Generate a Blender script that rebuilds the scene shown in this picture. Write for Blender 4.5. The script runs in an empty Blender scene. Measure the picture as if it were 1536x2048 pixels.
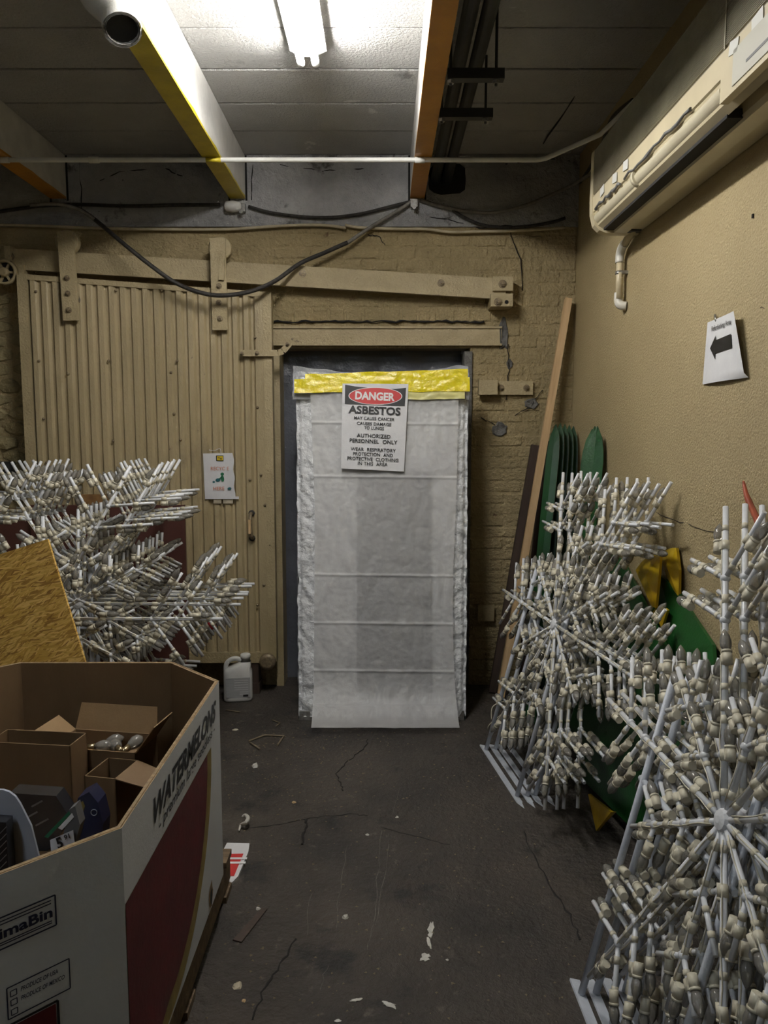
import bpy, math, random
from mathutils import Vector, Matrix, Euler, noise

random.seed(7)
scene = bpy.context.scene
col = scene.collection
PI = math.pi

# ------------------------------------------------------------------ camera
CAM_H, FPX, PITCH = 1.6, 1540.0, math.atan(164 / 1540)
cam_d = bpy.data.cameras.new('camera')
cam_d.sensor_fit = 'VERTICAL'
cam_d.sensor_height = 24.0
cam_d.sensor_width = 18.0
cam_d.lens = FPX / 2048 * 24.0
cam_d.clip_start = 0.05
cam = bpy.data.objects.new('camera', cam_d)
cam.location = (0, 0, CAM_H)
cam.rotation_euler = (PI / 2 - PITCH, 0, 0)
col.objects.link(cam)
scene.camera = cam

# ------------------------------------------------------------------ world, exposure (the lamps are built with their fixtures)
world = bpy.data.worlds.new('world')
scene.world = world
world.use_nodes = True
world.node_tree.nodes['Background'].inputs[0].default_value = (0.55, 0.62, 0.75, 1)
world.node_tree.nodes['Background'].inputs[1].default_value = 0.05
scene.view_settings.view_transform = 'Standard'
scene.view_settings.look = 'None'
scene.view_settings.gamma = 1
scene.view_settings.use_curve_mapping = False
scene.view_settings.exposure = 0.7
TUBE_POWER, FILL_POWER = 84.0, 32.0
scene.cycles.max_bounces = 5; scene.cycles.diffuse_bounces = 3; scene.cycles.transparent_max_bounces = 6

# ------------------------------------------------------------------ pixel rays -> points of the place
_c, _s = math.cos(PITCH), math.sin(PITCH)
def ray(px, py):
    u, v = (px - 768) / FPX, (1024 - py) / FPX
    return Vector((u, _c + v * _s, -_s + v * _c))
EYE = Vector((0, 0, CAM_H))
def P(px, py, D):
    d = ray(px, py); return EYE + d * (D / d.y)
def PF(px, py, z=0.0):
    d = ray(px, py); return EYE + d * ((z - CAM_H) / d.z)
def PX(px, py, x):
    d = ray(px, py); return EYE + d * (x / d.x)
def PP(px, py, p, n):
    d = ray(px, py); p = Vector(p); n = Vector(n)
    return EYE + d * ((p - EYE).dot(n) / d.dot(n))

# ------------------------------------------------------------------ materials
MATS = {}
def mat(name, c1, c2=None, rough=.6, metal=0., scale=6., detail=6., lo=.35, hi=.65, bump=0., bscale=60., coords='world',
        stretch=(1, 1, 1), spots=None, spots2=None, spec=.5, alpha=None, trans=0., bdist=.01):
    m = bpy.data.materials.new(name); MATS[name] = m
    m.use_nodes = True
    nt = m.node_tree; N = nt.nodes; L = nt.links
    b = N['Principled BSDF']
    b.inputs['Base Color'].default_value = (*c1, 1)
    b.inputs['Roughness'].default_value = rough
    b.inputs['Metallic'].default_value = metal
    b.inputs['Specular IOR Level'].default_value = spec
    if alpha is not None: b.inputs['Alpha'].default_value = alpha
    if trans: b.inputs['Transmission Weight'].default_value = trans
    if coords == 'world':
        vec = N.new('ShaderNodeNewGeometry').outputs['Position']
    else:
        vec = N.new('ShaderNodeTexCoord').outputs['Object']
    mp = N.new('ShaderNodeMapping'); mp.inputs['Scale'].default_value = stretch
    L.new(vec, mp.inputs['Vector'])
    def nz(sc, det=6., ro=.6):
        n = N.new('ShaderNodeTexNoise'); n.inputs['Scale'].default_value = sc
        n.inputs['Detail'].default_value = det; n.inputs['Roughness'].default_value = ro
        L.new(mp.outputs[0], n.inputs['Vector']); return n.outputs['Fac']
    def ramp(f, a, b_):
        r = N.new('ShaderNodeMapRange'); r.inputs['From Min'].default_value = a; r.inputs['From Max'].default_value = b_
        r.clamp = True; L.new(f, r.inputs['Value']); return r.outputs[0]
    def mix(f, A, B):
        x = N.new('ShaderNodeMix'); x.data_type = 'RGBA'
        L.new(f, x.inputs[0])
        for k, q in ((6, A), (7, B)):
            if isinstance(q, tuple): x.inputs[k].default_value = (*q, 1)
            else: L.new(q, x.inputs[k])
        return x.outputs[2]
    out = None
    if c2 is not None:
        out = mix(ramp(nz(scale, detail), lo, hi), c1, c2)
    for sp in (spots, spots2):
        if sp:
            cc, sc, th, w = sp
            out = mix(ramp(nz(sc, 8., .65), th, th + w), out if out is not None else c1, cc)
    if out is not None: L.new(out, b.inputs['Base Color'])
    if bump:
        bp = N.new('ShaderNodeBump'); bp.inputs['Strength'].default_value = bump; bp.inputs['Distance'].default_value = bdist
        L.new(nz(bscale, 6.), bp.inputs['Height']); L.new(bp.outputs[0], b.inputs['Normal'])
    return m

mat('tan_brick', (.44, .345, .185), (.34, .27, .14), .45, scale=3.5, bump=.9, bscale=42, spots=((.20, .13, .075), 7, .64, .06), spots2=((.16, .155, .14), 2.3, .66, .1), bdist=.03)
mat('tan_wall', (.455, .365, .20), (.405, .32, .172), .5, scale=1.3, bump=.8, bscale=110, spots=((.22, .165, .09), 15, .72, .03), bdist=.012)
mat('tan_metal', (.45, .365, .21), (.36, .29, .16), .38, scale=5, bump=.6, bscale=80, spots=((.15, .12, .08), 11, .66, .04), bdist=.01)
mat('tan_door', (.45, .365, .215), (.37, .30, .17), .33, scale=2.6, bump=.5, bscale=110, spots=((.14, .115, .08), 14, .68, .03), spots2=((.25, .20, .12), 3, .60, .12), stretch=(1, 1, .5), bdist=.008)
mat('stone_paint', (.40, .33, .17), (.27, .22, .11), .5, scale=9, bump=1., bscale=22, bdist=.03)
mat('white_wall', (.50, .50, .50), (.30, .30, .31), .7, scale=3, bump=1., bscale=26, spots=((.11, .105, .10), 5, .60, .08), spots2=((.035, .03, .03), 14, .69, .02), bdist=.035)
mat('ceiling_paint', (.56, .55, .53), (.46, .455, .44), .6, scale=2.2, bump=.9, bscale=70, spots=((.24, .23, .22), 3.3, .66, .07), spots2=((.72, .71, .68), 2.1, .66, .02), bdist=.02)
mat('beam_white', (.70, .69, .66), (.56, .55, .53), .55, scale=7, bump=.35, bscale=40, spots=((.22, .21, .2), 16, .73, .03), bdist=.008)
mat('dark_gap', (.012, .011, .010), rough=.9)
mat('floor', (.066, .053, .042), (.032, .027, .023), .58, scale=2.4, detail=12, bump=.9, bscale=34, spots=((.12, .10, .08), 16, .60, .1), spots2=((.016, .014, .013), 3.1, .57, .08), bdist=.025)
mat('crack', (.014, .012, .011), rough=.9)
mat('scuff', (.17, .155, .135), (.09, .08, .07), .8, scale=60)
mat('chip_white', (.62, .60, .55), (.45, .43, .38), .7, scale=60)
mat('black_pipe', (.012, .012, .013), (.02, .02, .02), .5, scale=12)
mat('white_conduit', (.82, .82, .79), (.72, .72, .68), .4, scale=10)
mat('yellow_paint', (.62, .50, .03), (.48, .37, .02), .45, scale=8, bump=.2, bscale=50)
mat('orange_paint', (.52, .235, .02), (.42, .18, .015), .45, scale=8, bump=.2, bscale=50)
mat('cable_dark', (.028, .026, .025), (.06, .055, .05), .4, metal=.4, scale=40, bump=.5, bscale=260)
mat('cable_grey', (.30, .28, .25), (.20, .19, .17), .4, metal=.3, scale=40, bump=.5, bscale=260)
mat('cable_cream', (.52, .45, .31), (.38, .32, .21), .6, scale=12)
mat('white_plastic', (.74, .74, .74), (.66, .66, .66), .28, scale=4, bump=.35, bscale=16, bdist=.01)
mat('wrap_plastic', (.78, .79, .80), (.68, .69, .71), .14, scale=8, bump=.8, bscale=30, spec=.9, bdist=.025)
mat('clear_film', (.70, .72, .74), (.5, .52, .54), .08, scale=14, bump=.8, bscale=30, alpha=.5, spec=1., bdist=.02)
mat('flap_plastic', (.80, .80, .79), (.75, .75, .75), .3, scale=2, bump=.5, bscale=30, alpha=.5, bdist=.012)
mat('grey_backing', (.13, .135, .15), (.17, .175, .19), .4, scale=4)
mat('dark_sheet', (.115, .12, .14), (.075, .08, .095), .3, scale=3, bump=.5, bscale=8, bdist=.03)
mat('yellow_tape', (.86, .74, .02), (.76, .63, .015), .12, scale=5, bump=.6, bscale=22, spec=.8, bdist=.015)
mat('yellow_tape_thin', (.74, .70, .28), (.68, .64, .3), .25, scale=6)
mat('paper', (.72, .72, .73), (.66, .66, .68), .55, scale=9, bump=.25, bscale=14, bdist=.01)
mat('print_black', (.012, .012, .013), rough=.5)
mat('print_grey', (.13, .13, .13), rough=.6)
mat('print_red', (.55, .035, .035), rough=.45)
mat('print_white', (.78, .78, .78), rough=.5)
mat('print_orange', (.60, .17, .07), rough=.6)
mat('print_green', (.02, .16, .07), rough=.6)
mat('print_teal', (.02, .13, .15), rough=.6)
mat('print_yellow', (.68, .50, .02), rough=.5)
mat('flake_white', (.74, .75, .77), (.62, .63, .65), .32, scale=30)
mat('tube_white', (.62, .65, .71), (.52, .55, .61), .35, scale=30, bump=.2, bscale=200)
mat('cream', (.66, .615, .49), (.55, .50, .38), .45, scale=40)
mat('cream_dirty', (.55, .49, .36), (.38, .33, .24), .5, scale=30)
mat('red_tape', (.55, .03, .04), rough=.35)
mat('card_white', (.66, .69, .74), (.60, .63, .68), .55, scale=3, bump=.1, bscale=120, spots=((.42, .42, .42), 22, .76, .02))
mat('card_brown', (.19, .115, .053), (.15, .09, .04), .75, scale=5, stretch=(1, 1, .4), bump=.1, bscale=90)
mat('card_brown_light', (.30, .19, .09), (.25, .155, .07), .7, scale=5, bump=.1, bscale=90)
mat('card_edge', (.33, .23, .12), (.14, .09, .045), .8, scale=80)
mat('melon_red', (.13, .010, .014), (.09, .008, .011), .45, scale=9, bump=.1, bscale=60)
mat('melon_rind', (.34, .25, .07), (.20, .155, .04), .5, scale=14)
mat('pallet_wood', (.20, .135, .075), (.10, .07, .04), .8, scale=6, stretch=(.4, 6, 6), bump=.4, bscale=30)
mat('lumber', (.66, .46, .25), (.52, .34, .17), .6, scale=5, stretch=(10, 10, .7), coords='object', bump=.15, bscale=30)
mat('dark_wood', (.060, .036, .025), (.032, .02, .014), .6, scale=5, stretch=(8, 8, .6), coords='object')
mat('maroon_board', (.095, .032, .024), (.07, .024, .018), .55, scale=4)
mat('osb_edge', (.28, .15, .05), (.17, .085, .028), .8, scale=24)
mat('green_paint', (.010, .075, .014), (.007, .055, .011), .35, scale=5, bump=.2, bscale=90, spots=((.02, .12, .03), 12, .66, .05), bdist=.006)
mat('green_dark', (.006, .05, .012), (.004, .034, .008), .32, scale=6, spots=((.10, .20, .07), 22, .74, .02))
mat('petal_yellow', (.56, .38, .012), (.42, .25, .01), .3, scale=6, bump=.2, bscale=40, spots=((.30, .12, .01), 9, .66, .05))
mat('ac_beige', (.56, .49, .33), (.48, .42, .28), .4, scale=4)
mat('ac_louver', (.60, .55, .41), (.52, .47, .34), .4, scale=6)
mat('ac_grille', (.30, .265, .19), (.23, .20, .14), .5, scale=8)
mat('ac_panel', (.50, .49, .42), rough=.35)
mat('pvc', (.70, .69, .65), (.58, .55, .47), .35, scale=8)
mat('pvc_tan', (.55, .47, .31), (.47, .40, .26), .4, scale=20)
mat('steel', (.42, .42, .41), (.25, .24, .22), .35, metal=.8, scale=40)
mat('rust_bolt', (.16, .12, .08), (.30, .24, .14), .5, metal=.3, scale=60)
mat('outlet_box', (.02, .022, .025), rough=.4)
mat('outlet_face', (.50, .43, .27), rough=.4)
mat('cement', (.19, .185, .175), (.11, .105, .10), .9, scale=22, bump=.8, bscale=50, bdist=.02)
mat('jug_white', (.72, .72, .70), (.62, .62, .6), .35, scale=9)
mat('jug_label', (.36, .365, .37), (.44, .445, .45), .6, scale=40, stretch=(.3, 1, 6))
mat('gloss_black', (.014, .014, .016), (.03, .03, .035), .2, scale=5)
mat('navy', (.015, .018, .05), rough=.35)
mat('skin_print', (.40, .24, .16), rough=.5)
mat('grey_panel', (.36, .39, .45), (.31, .34, .40), .5, scale=4)
mat('twig', (.24, .19, .12), (.16, .125, .08), .8, scale=40)
mat('red_stick', (.28, .055, .022), (.20, .035, .014), .4, scale=30)
mat('lamp_housing', (.72, .72, .70), rough=.4)
mat('bulb_brass', (.50, .40, .24), rough=.3, metal=.9)
mat('paper_thin_tape', (.66, .66, .62), rough=.3)

def osb_material():
    m = mat('osb', (.50, .30, .07), rough=.55)
    nt = m.node_tree; N = nt.nodes; L = nt.links; b = N['Principled BSDF']
    tc = N.new('ShaderNodeTexCoord')
    last = None
    for i, (ang, sx, sz) in enumerate(((.55, 17, 160), (.85, 20, 180), (.25, 22, 190))):
        m0 = N.new('ShaderNodeMapping'); m0.inputs['Rotation'].default_value = (0, ang, 0)
        L.new(tc.outputs['Object'], m0.inputs['Vector'])
        wn = N.new('ShaderNodeTexNoise'); wn.inputs['Scale'].default_value = 7; L.new(tc.outputs['Object'], wn.inputs['Vector'])
        wm = N.new('ShaderNodeVectorMath'); wm.operation = 'MULTIPLY_ADD'; wm.inputs[1].default_value = (.05, .0, .05)
        L.new(wn.outputs['Color'], wm.inputs[0]); L.new(m0.outputs[0], wm.inputs[2])
        mp = N.new('ShaderNodeMapping'); mp.inputs['Scale'].default_value = (sx, 1, sz)
        L.new(wm.outputs[0], mp.inputs['Vector'])
        v = N.new('ShaderNodeTexVoronoi'); v.inputs['Scale'].default_value = 1.0
        L.new(mp.outputs[0], v.inputs['Vector'])
        sep = N.new('ShaderNodeSeparateColor'); L.new(v.outputs['Color'], sep.inputs[0])
        r = N.new('ShaderNodeValToRGB')
        r.color_ramp.elements[0].color = (.27, .125, .02, 1); r.color_ramp.elements[1].color = (.80, .53, .17, 1)
        e = r.color_ramp.elements.new(.45); e.color = (.58, .34, .06, 1)
        L.new(sep.outputs[0], r.inputs[0])
        if last is None: last = r.outputs[0]
        else:
            x = N.new('ShaderNodeMix'); x.data_type = 'RGBA'
            g = N.new('ShaderNodeMath'); g.operation = 'GREATER_THAN'; g.inputs[1].default_value = .55
            L.new(sep.outputs[1], g.inputs[0]); L.new(g.outputs[0], x.inputs[0])
            L.new(last, x.inputs[6]); L.new(r.outputs[0], x.inputs[7]); last = x.outputs[2]
    L.new(last, b.inputs['Base Color'])
    bp = N.new('ShaderNodeBump'); bp.inputs['Strength'].default_value = .4; bp.inputs['Distance'].default_value = .004
    L.new(last, bp.inputs['Height']); L.new(bp.outputs[0], b.inputs['Normal'])
osb_material()

def bulb_material():
    m = bpy.data.materials.new('bulb_glass'); MATS['bulb_glass'] = m; m.use_nodes = True
    nt = m.node_tree; N = nt.nodes; L = nt.links
    for n in list(N):
        if n.type != 'OUTPUT_MATERIAL': N.remove(n)
    out = [n for n in N if n.type == 'OUTPUT_MATERIAL'][0]
    t = N.new('ShaderNodeBsdfTransparent'); t.inputs[0].default_value = (.80, .78, .74, 1)
    g = N.new('ShaderNodeBsdfGlossy'); g.inputs['Roughness'].default_value = .12; g.inputs[0].default_value = (.9, .9, .88, 1)
    d = N.new('ShaderNodeBsdfDiffuse'); d.inputs[0].default_value = (.40, .38, .34, 1)
    m1 = N.new('ShaderNodeMixShader'); m1.inputs[0].default_value = .42
    L.new(t.outputs[0], m1.inputs[1]); L.new(d.outputs[0], m1.inputs[2])
    fr = N.new('ShaderNodeFresnel'); fr.inputs[0].default_value = 1.5
    m2 = N.new('ShaderNodeMixShader'); L.new(fr.outputs[0], m2.inputs[0])
    L.new(m1.outputs[0], m2.inputs[1]); L.new(g.outputs[0], m2.inputs[2])
    L.new(m2.outputs[0], out.inputs[0])
bulb_material()

def emit(name, c, s):
    m = bpy.data.materials.new(name); MATS[name] = m; m.use_nodes = True
    b = m.node_tree.nodes['Principled BSDF']
    b.inputs['Base Color'].default_value = (.8, .8, .8, 1)
    b.inputs['Emission Color'].default_value = (*c, 1); b.inputs['Emission Strength'].default_value = s
emit('tube_glow', (1.0, .98, .94), TUBE_POWER)
emit('fill_glow_cool', (.80, .90, 1.0), FILL_POWER)

# ------------------------------------------------------------------ mesh helpers
class MB:
    def __init__(s): s.v = []; s.f = []; s.sm = []; s.mi = []
    def add(s, vs, fs, smooth=False, mi=0):
        o = len(s.v); s.v += [Vector(q) for q in vs]
        for f in fs: s.f.append([i + o for i in f]); s.sm.append(smooth); s.mi.append(mi)
        return s
    def box(s, c, d, R=None, mi=0):
        x, y, z = d[0] / 2, d[1] / 2, d[2] / 2
        vs = [Vector(q) for q in ((-x, -y, -z), (x, -y, -z), (x, y, -z), (-x, y, -z), (-x, -y, z), (x, -y, z), (x, y, z), (-x, y, z))]
        if R is not None: vs = [R @ q for q in vs]
        c = Vector(c)
        return s.add([q + c for q in vs], [(3, 2, 1, 0), (4, 5, 6, 7), (0, 1, 5, 4), (1, 2, 6, 5), (2, 3, 7, 6), (3, 0, 4, 7)], mi=mi)
    def box2(s, a, b, mi=0):
        a, b = Vector(a), Vector(b); return s.box((a + b) / 2, [abs(b[i] - a[i]) for i in range(3)], mi=mi)
    def tube(s, pts, r, n=8, cap=True, smooth=True, mi=0):
        pts = [Vector(p) for p in pts]
        rs = r if isinstance(r, (list, tuple)) else [r] * len(pts)
        rings = []; prev = None
        for i, p in enumerate(pts):
            t = (pts[min(i + 1, len(pts) - 1)] - pts[max(i - 1, 0)]).normalized()
            if prev is None:
                a = Vector((0, 0, 1)) if abs(t.z) < .9 else Vector((1, 0, 0))
                u = t.cross(a).normalized()
            else:
                u = (prev - t * prev.dot(t)).normalized()
            prev = u; w = t.cross(u)
            rings.append([p + (u * math.cos(2 * PI * k / n) + w * math.sin(2 * PI * k / n)) * rs[i] for k in range(n)])
        vs = [q for R_ in rings for q in R_]
        fs = [(i * n + k, i * n + (k + 1) % n, (i + 1) * n + (k + 1) % n, (i + 1) * n + k) for i in range(len(pts) - 1) for k in range(n)]
        s.add(vs, fs, smooth, mi)
        if cap:
            o = len(s.v) - len(vs)
            s.f.append([o + k for k in range(n)][::-1]); s.sm.append(False); s.mi.append(mi)
            s.f.append([o + (len(pts) - 1) * n + k for k in range(n)]); s.sm.append(False); s.mi.append(mi)
        return s
    def prism(s, pts, d, mi=0):
        """closed outline (3D points) extruded by vector d"""
        pts = [Vector(p) for p in pts]; d = Vector(d); n = len(pts)
        vs = pts + [p + d for p in pts]
        fs = [list(range(n))[::-1], list(range(n, 2 * n))] + [(i, (i + 1) % n, n + (i + 1) % n, n + i) for i in range(n)]
        return s.add(vs, fs, mi=mi)
    def lathe(s, prof, n=12, M=None, smooth=True, cap=True, mi=0):
        """prof: (radius, height) along local z"""
        vs = []
        for r, h in prof:
            for k in range(n):
                a = 2 * PI * k / n; vs.append(Vector((r * math.cos(a), r * math.sin(a), h)))
        if M is not None: vs = [M @ q for q in vs]
        fs = [(i * n + k, i * n + (k + 1) % n, (i + 1) * n + (k + 1) % n, (i + 1) * n + k) for i in range(len(prof) - 1) for k in range(n)]
        o = len(s.v); s.add(vs, fs, smooth, mi)
        if cap:
            s.f.append([o + k for k in range(n)][::-1]); s.sm.append(False); s.mi.append(mi)
            m_ = (len(prof) - 1) * n
            s.f.append([o + m_ + k for k in range(n)]); s.sm.append(False); s.mi.append(mi)
        return s
    def grid(s, fn, nu, nv, smooth=True, mi=0):
        vs = [fn(i / nu, j / nv) for j in range(nv + 1) for i in range(nu + 1)]
        fs = [(j * (nu + 1) + i, j * (nu + 1) + i + 1, (j + 1) * (nu + 1) + i + 1, (j + 1) * (nu + 1) + i) for j in range(nv) for i in range(nu)]
        return s.add(vs, fs, smooth, mi)
    def mesh(s, name, mats, inv=None):
        me = bpy.data.meshes.new(name)
        me.from_pydata([tuple(inv @ q) if inv is not None else tuple(q) for q in s.v], [], s.f)
        for m in (mats if isinstance(mats, (list, tuple)) else [mats]): me.materials.append(MATS[m])
        me.polygons.foreach_set('use_smooth', s.sm); me.polygons.foreach_set('material_index', s.mi)
        me.update(); return me

ROOTM = {}
def link(name, data, parent=None, M=None):
    o = bpy.data.objects.new(name, data); col.objects.link(o)
    if M is not None: o.matrix_basis = M
    if parent is not None: o.parent = parent
    return o
def tag(o, label, cat, group=None, kind=None):
    if label: o['label'] = label
    if cat: o['category'] = cat
    if group: o['group'] = group
    if kind: o['kind'] = kind
    return o
def thing(name, label, cat, loc, rot=(0, 0, 0), group=None):
    M = Matrix.Translation(Vector(loc)) @ Euler(rot).to_matrix().to_4x4()
    o = bpy.data.objects.new(name, None); col.objects.link(o)
    o.location = loc; o.rotation_euler = rot; o.empty_display_size = .05
    ROOTM[o.name] = M
    return tag(o, label, cat, group)
def part(mb, name, m, parent, local=False, label=None, kind=None):
    inv = None if local else ROOTM[parent.name].inverted()
    o = link(name, mb.mesh(name, m, inv), parent)
    ROOTM[o.name] = ROOTM[parent.name]
    if label: o['label'] = label
    if kind: o['kind'] = kind
    return o
def single(mb, name, m, label, cat, loc, group=None, kind=None):
    """a thing of one mesh, its vertices given in place, its origin at loc"""
    M = Matrix.Translation(Vector(loc))
    o = link(name, mb.mesh(name, m, M.inverted())); o.location = loc
    ROOTM[o.name] = M
    return tag(o, label, cat, group, kind)
def struct(mb, name, m, label=None, cat=None, loc=(0, 0, 0)):
    return single(mb, name, m, label, cat, loc, kind='structure')
def smooth_path(pts, n=8):
    pts = [Vector(p) for p in pts]; out = []
    for i in range(len(pts) - 1):
        p0, p1, p2, p3 = pts[max(i - 1, 0)], pts[i], pts[i + 1], pts[min(i + 2, len(pts) - 1)]
        for k in range(n):
            t = k / n
            out.append(.5 * ((2 * p1) + (p2 - p0) * t + (2 * p0 - 5 * p1 + 4 * p2 - p3) * t * t + (3 * p1 - p0 - 3 * p2 + p3) * t ** 3))
    return out + [pts[-1]]
def lettering(s, parent, centre, right, up, width, height, m, off=.0035, bold=0., shear=0., name='lettering', local=False, warp=None):
    """one flat printed line, fitted to width x height (metres), lying at centre"""
    cu = bpy.data.curves.new('txt', 'FONT'); cu.body = s; cu.size = 1; cu.offset = bold; cu.shear = shear
    cu.resolution_u = 3; cu.space_word = 1.2
    t = bpy.data.objects.new('txt', cu); col.objects.link(t)
    bpy.context.view_layer.update()
    me = bpy.data.meshes.new_from_object(t.evaluated_get(bpy.context.evaluated_depsgraph_get()))
    bpy.data.objects.remove(t); bpy.data.curves.remove(cu)
    xs = [v.co.x for v in me.vertices]; ys = [v.co.y for v in me.vertices]
    x0, x1, y0, y1 = min(xs), max(xs), min(ys), max(ys)
    right = Vector(right).normalized(); up = Vector(up); up = (up - right * up.dot(right)).normalized(); nrm = right.cross(up)
    inv = Matrix.Identity(4) if local else ROOTM[parent.name].inverted()
    for v in me.vertices:
        a = ((v.co.x - x0) / (x1 - x0) - .5) * width; b = ((v.co.y - y0) / (y1 - y0) - .5) * height
        v.co = inv @ (warp(a / width + .5, b / height + .5) if warp else Vector(centre) + right * a + up * b + nrm * off)
    me.materials.clear(); me.materials.append(MATS[m])
    return link(name, me, parent)

# ================================================================== THE ROOM
W, RX, CZ, LX, BY = 4.72, 1.147, 3.198, -3.4, -3.2
OL, OR, OT = -.663, .519, 2.09            # the doorway
struct(MB().box2((LX - .2, BY - .2, -.15), (RX + .2, W + .6, 0)), 'floor', 'floor', 'dark worn concrete floor', 'floor')
floor = bpy.data.objects['floor']
struct(MB().box2((RX, BY - .2, 0), (RX + .15, W + .5, CZ + .1)), 'wall_right', 'tan_wall', 'smooth tan painted wall under the air conditioner', 'wall')
struct(MB().box2((LX - .15, BY - .2, 0), (LX, W + .5, CZ + .1)), 'wall_left', 'tan_wall', 'plain tan wall out of view on the left', 'wall')
struct(MB().box2((LX - .2, BY - .2, 0), (RX + .2, BY, CZ + .1)), 'wall_rear', 'tan_wall', 'plain tan wall behind the camera', 'wall')
wb = MB()
wb.box2((LX, W, 0), (OL, W + .35, 2.80)); wb.box2((OR, W, 0), (RX, W + .35, 2.80)); wb.box2((OL, W, OT), (OR, W + .35, 2.80))
wall = struct(wb, 'wall_back', 'tan_brick', 'tan painted brick wall around the blocked doorway', 'wall')
# bricks of the back wall, each its own piece, thick paint over soft joints
def brick_mesh(seed):
    rnd = random.Random(seed); m = MB()
    L, H, T, b = .208, .064, .010, .009
    def j(): return rnd.uniform(-.0025, .0025)
    pts = [(-L / 2, 0, -H / 2), (L / 2, 0, -H / 2), (L / 2, 0, H / 2), (-L / 2, 0, H / 2)]
    top = [(x * (1 - 2 * b / L) + j(), -T + j(), z * (1 - 2 * b / H) + j()) for x, y, z in pts]
    mid = [(x + j(), -T * .45, z + j()) for x, y, z in pts]
    m.add(pts + mid + top, [(0, 1, 5, 4), (1, 2, 6, 5), (2, 3, 7, 6), (3, 0, 4, 7), (4, 5, 9, 8), (5, 6, 10, 9), (6, 7, 11, 10), (7, 4, 8, 11), (8, 9, 10, 11)])
    return m.mesh('brick', 'tan_brick')
BR = [brick_mesh(i) for i in range(6)]
def lay(x0, x1, z0, z1, skip=None):
    z = z0; row = 0
    while z + .03 < z1:
        x = x0 - (.107 if row % 2 else 0)
        while x < x1 - .02:
            a, b = max(x, x0), min(x + .207, x1)
            c = (a + b) / 2
            if b - a > .04 and not (skip and skip(c, z)):
                o = bpy.data.objects.new('brick', random.choice(BR)); col.objects.link(o); o.parent = wall
                o.location = (c, W + random.uniform(.0035, .007), z + .034 + random.uniform(-.002, .002))
                o.scale = ((b - a) / .215, 1, 1); o.rotation_euler = (random.uniform(-.02, .02), random.uniform(-.008, .008), random.uniform(-.008, .008))
            x += .215
        z += .0705; row += 1
lay(OR + .012, RX, .02, 2.09)
lay(.72, RX, 2.09, 2.28)
lay(-.66, RX, 2.33, 2.79)
# soldier row of cut bricks above the lintel
x = -.64
while x < .70:
    o = bpy.data.objects.new('brick', random.choice(BR)); col.objects.link(o); o.parent = wall
    w_ = random.uniform(.085, .115); o.location = (x + w_ / 2, W + .003, 2.285); o.scale = (w_ / .22, 1, 1.25)
    x += w_ + .01
# rough stones left of the sliding door
def stone_mesh(seed):
    rnd = random.Random(seed); m = MB()
    n = 9; ring = [(math.cos(2 * PI * k / n) * .5 * rnd.uniform(.8, 1.1), math.sin(2 * PI * k / n) * .5 * rnd.uniform(.8, 1.1)) for k in range(n)]
    vs = [(x, 0, z) for x, z in ring] + [(x * .8, -.35 + rnd.uniform(-.1, .1), z * .8) for x, z in ring] + [(0, -.5, 0)]
    m.add(vs, [(k, (k + 1) % n, n + (k + 1) % n, n + k) for k in range(n)] + [(n + k, n + (k + 1) % n, 2 * n) for k in range(n)])
    return m.mesh('stone', 'stone_paint')
ST = [stone_mesh(i) for i in range(5)]
z = 0.05
while z < 2.34:
    x = -2.62
    h = random.uniform(.06, .1)
    while x < -2.05:
        w_ = random.uniform(.12, .24)
        o = bpy.data.objects.new('stone', random.choice(ST)); col.objects.link(o); o.parent = wall
        o.location = (x + w_ / 2, W + .004, z + h / 2); o.scale = (w_ * 1.05, random.uniform(.03, .08), h * 1.1)
        o.rotation_euler = (0, random.uniform(-.15, .15), 0)
        x += w_
    z += h
# parged white band under the ceiling, with cracks
band = struct(MB().box2((LX, W - .018, 2.795), (RX, W + .3, CZ + .05)), 'trim_1', 'white_wall', 'grimy white plaster band above the tan brick', 'trim')
def crack(parent, pts, w, m='crack', name='crack'):
    mb = MB(); pts = [Vector(p) for p in pts]
    q = []
    for i in range(len(pts) - 1):
        for k in range(5):
            t = k / 5; q.append(pts[i].lerp(pts[i + 1], t) + Vector([random.uniform(-1, 1) * .006 for _ in range(3)]))
    q.append(pts[-1])
    if parent is floor:
        for p in q: p.z = pts[0].z
    mb.tube(q, [w * random.uniform(.4, 1.) for _ in q], 5)
    return part(mb, name, m, parent)
for line in ([(180, 372), (240, 342), (330, 338), (365, 352)], [(505, 330), (503, 400)], [(160, 318), (163, 420)], [(560, 330), (640, 342), (740, 335), (765, 350)],
             [(850, 430), (960, 455), (1090, 448)], [(1010, 330), (1100, 318), (1140, 322)]):
    pts = [P(a, b, W - .018) for a, b in line]
    for p in pts: p.y = W - .0165
    crack(band, pts, .004)
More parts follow.
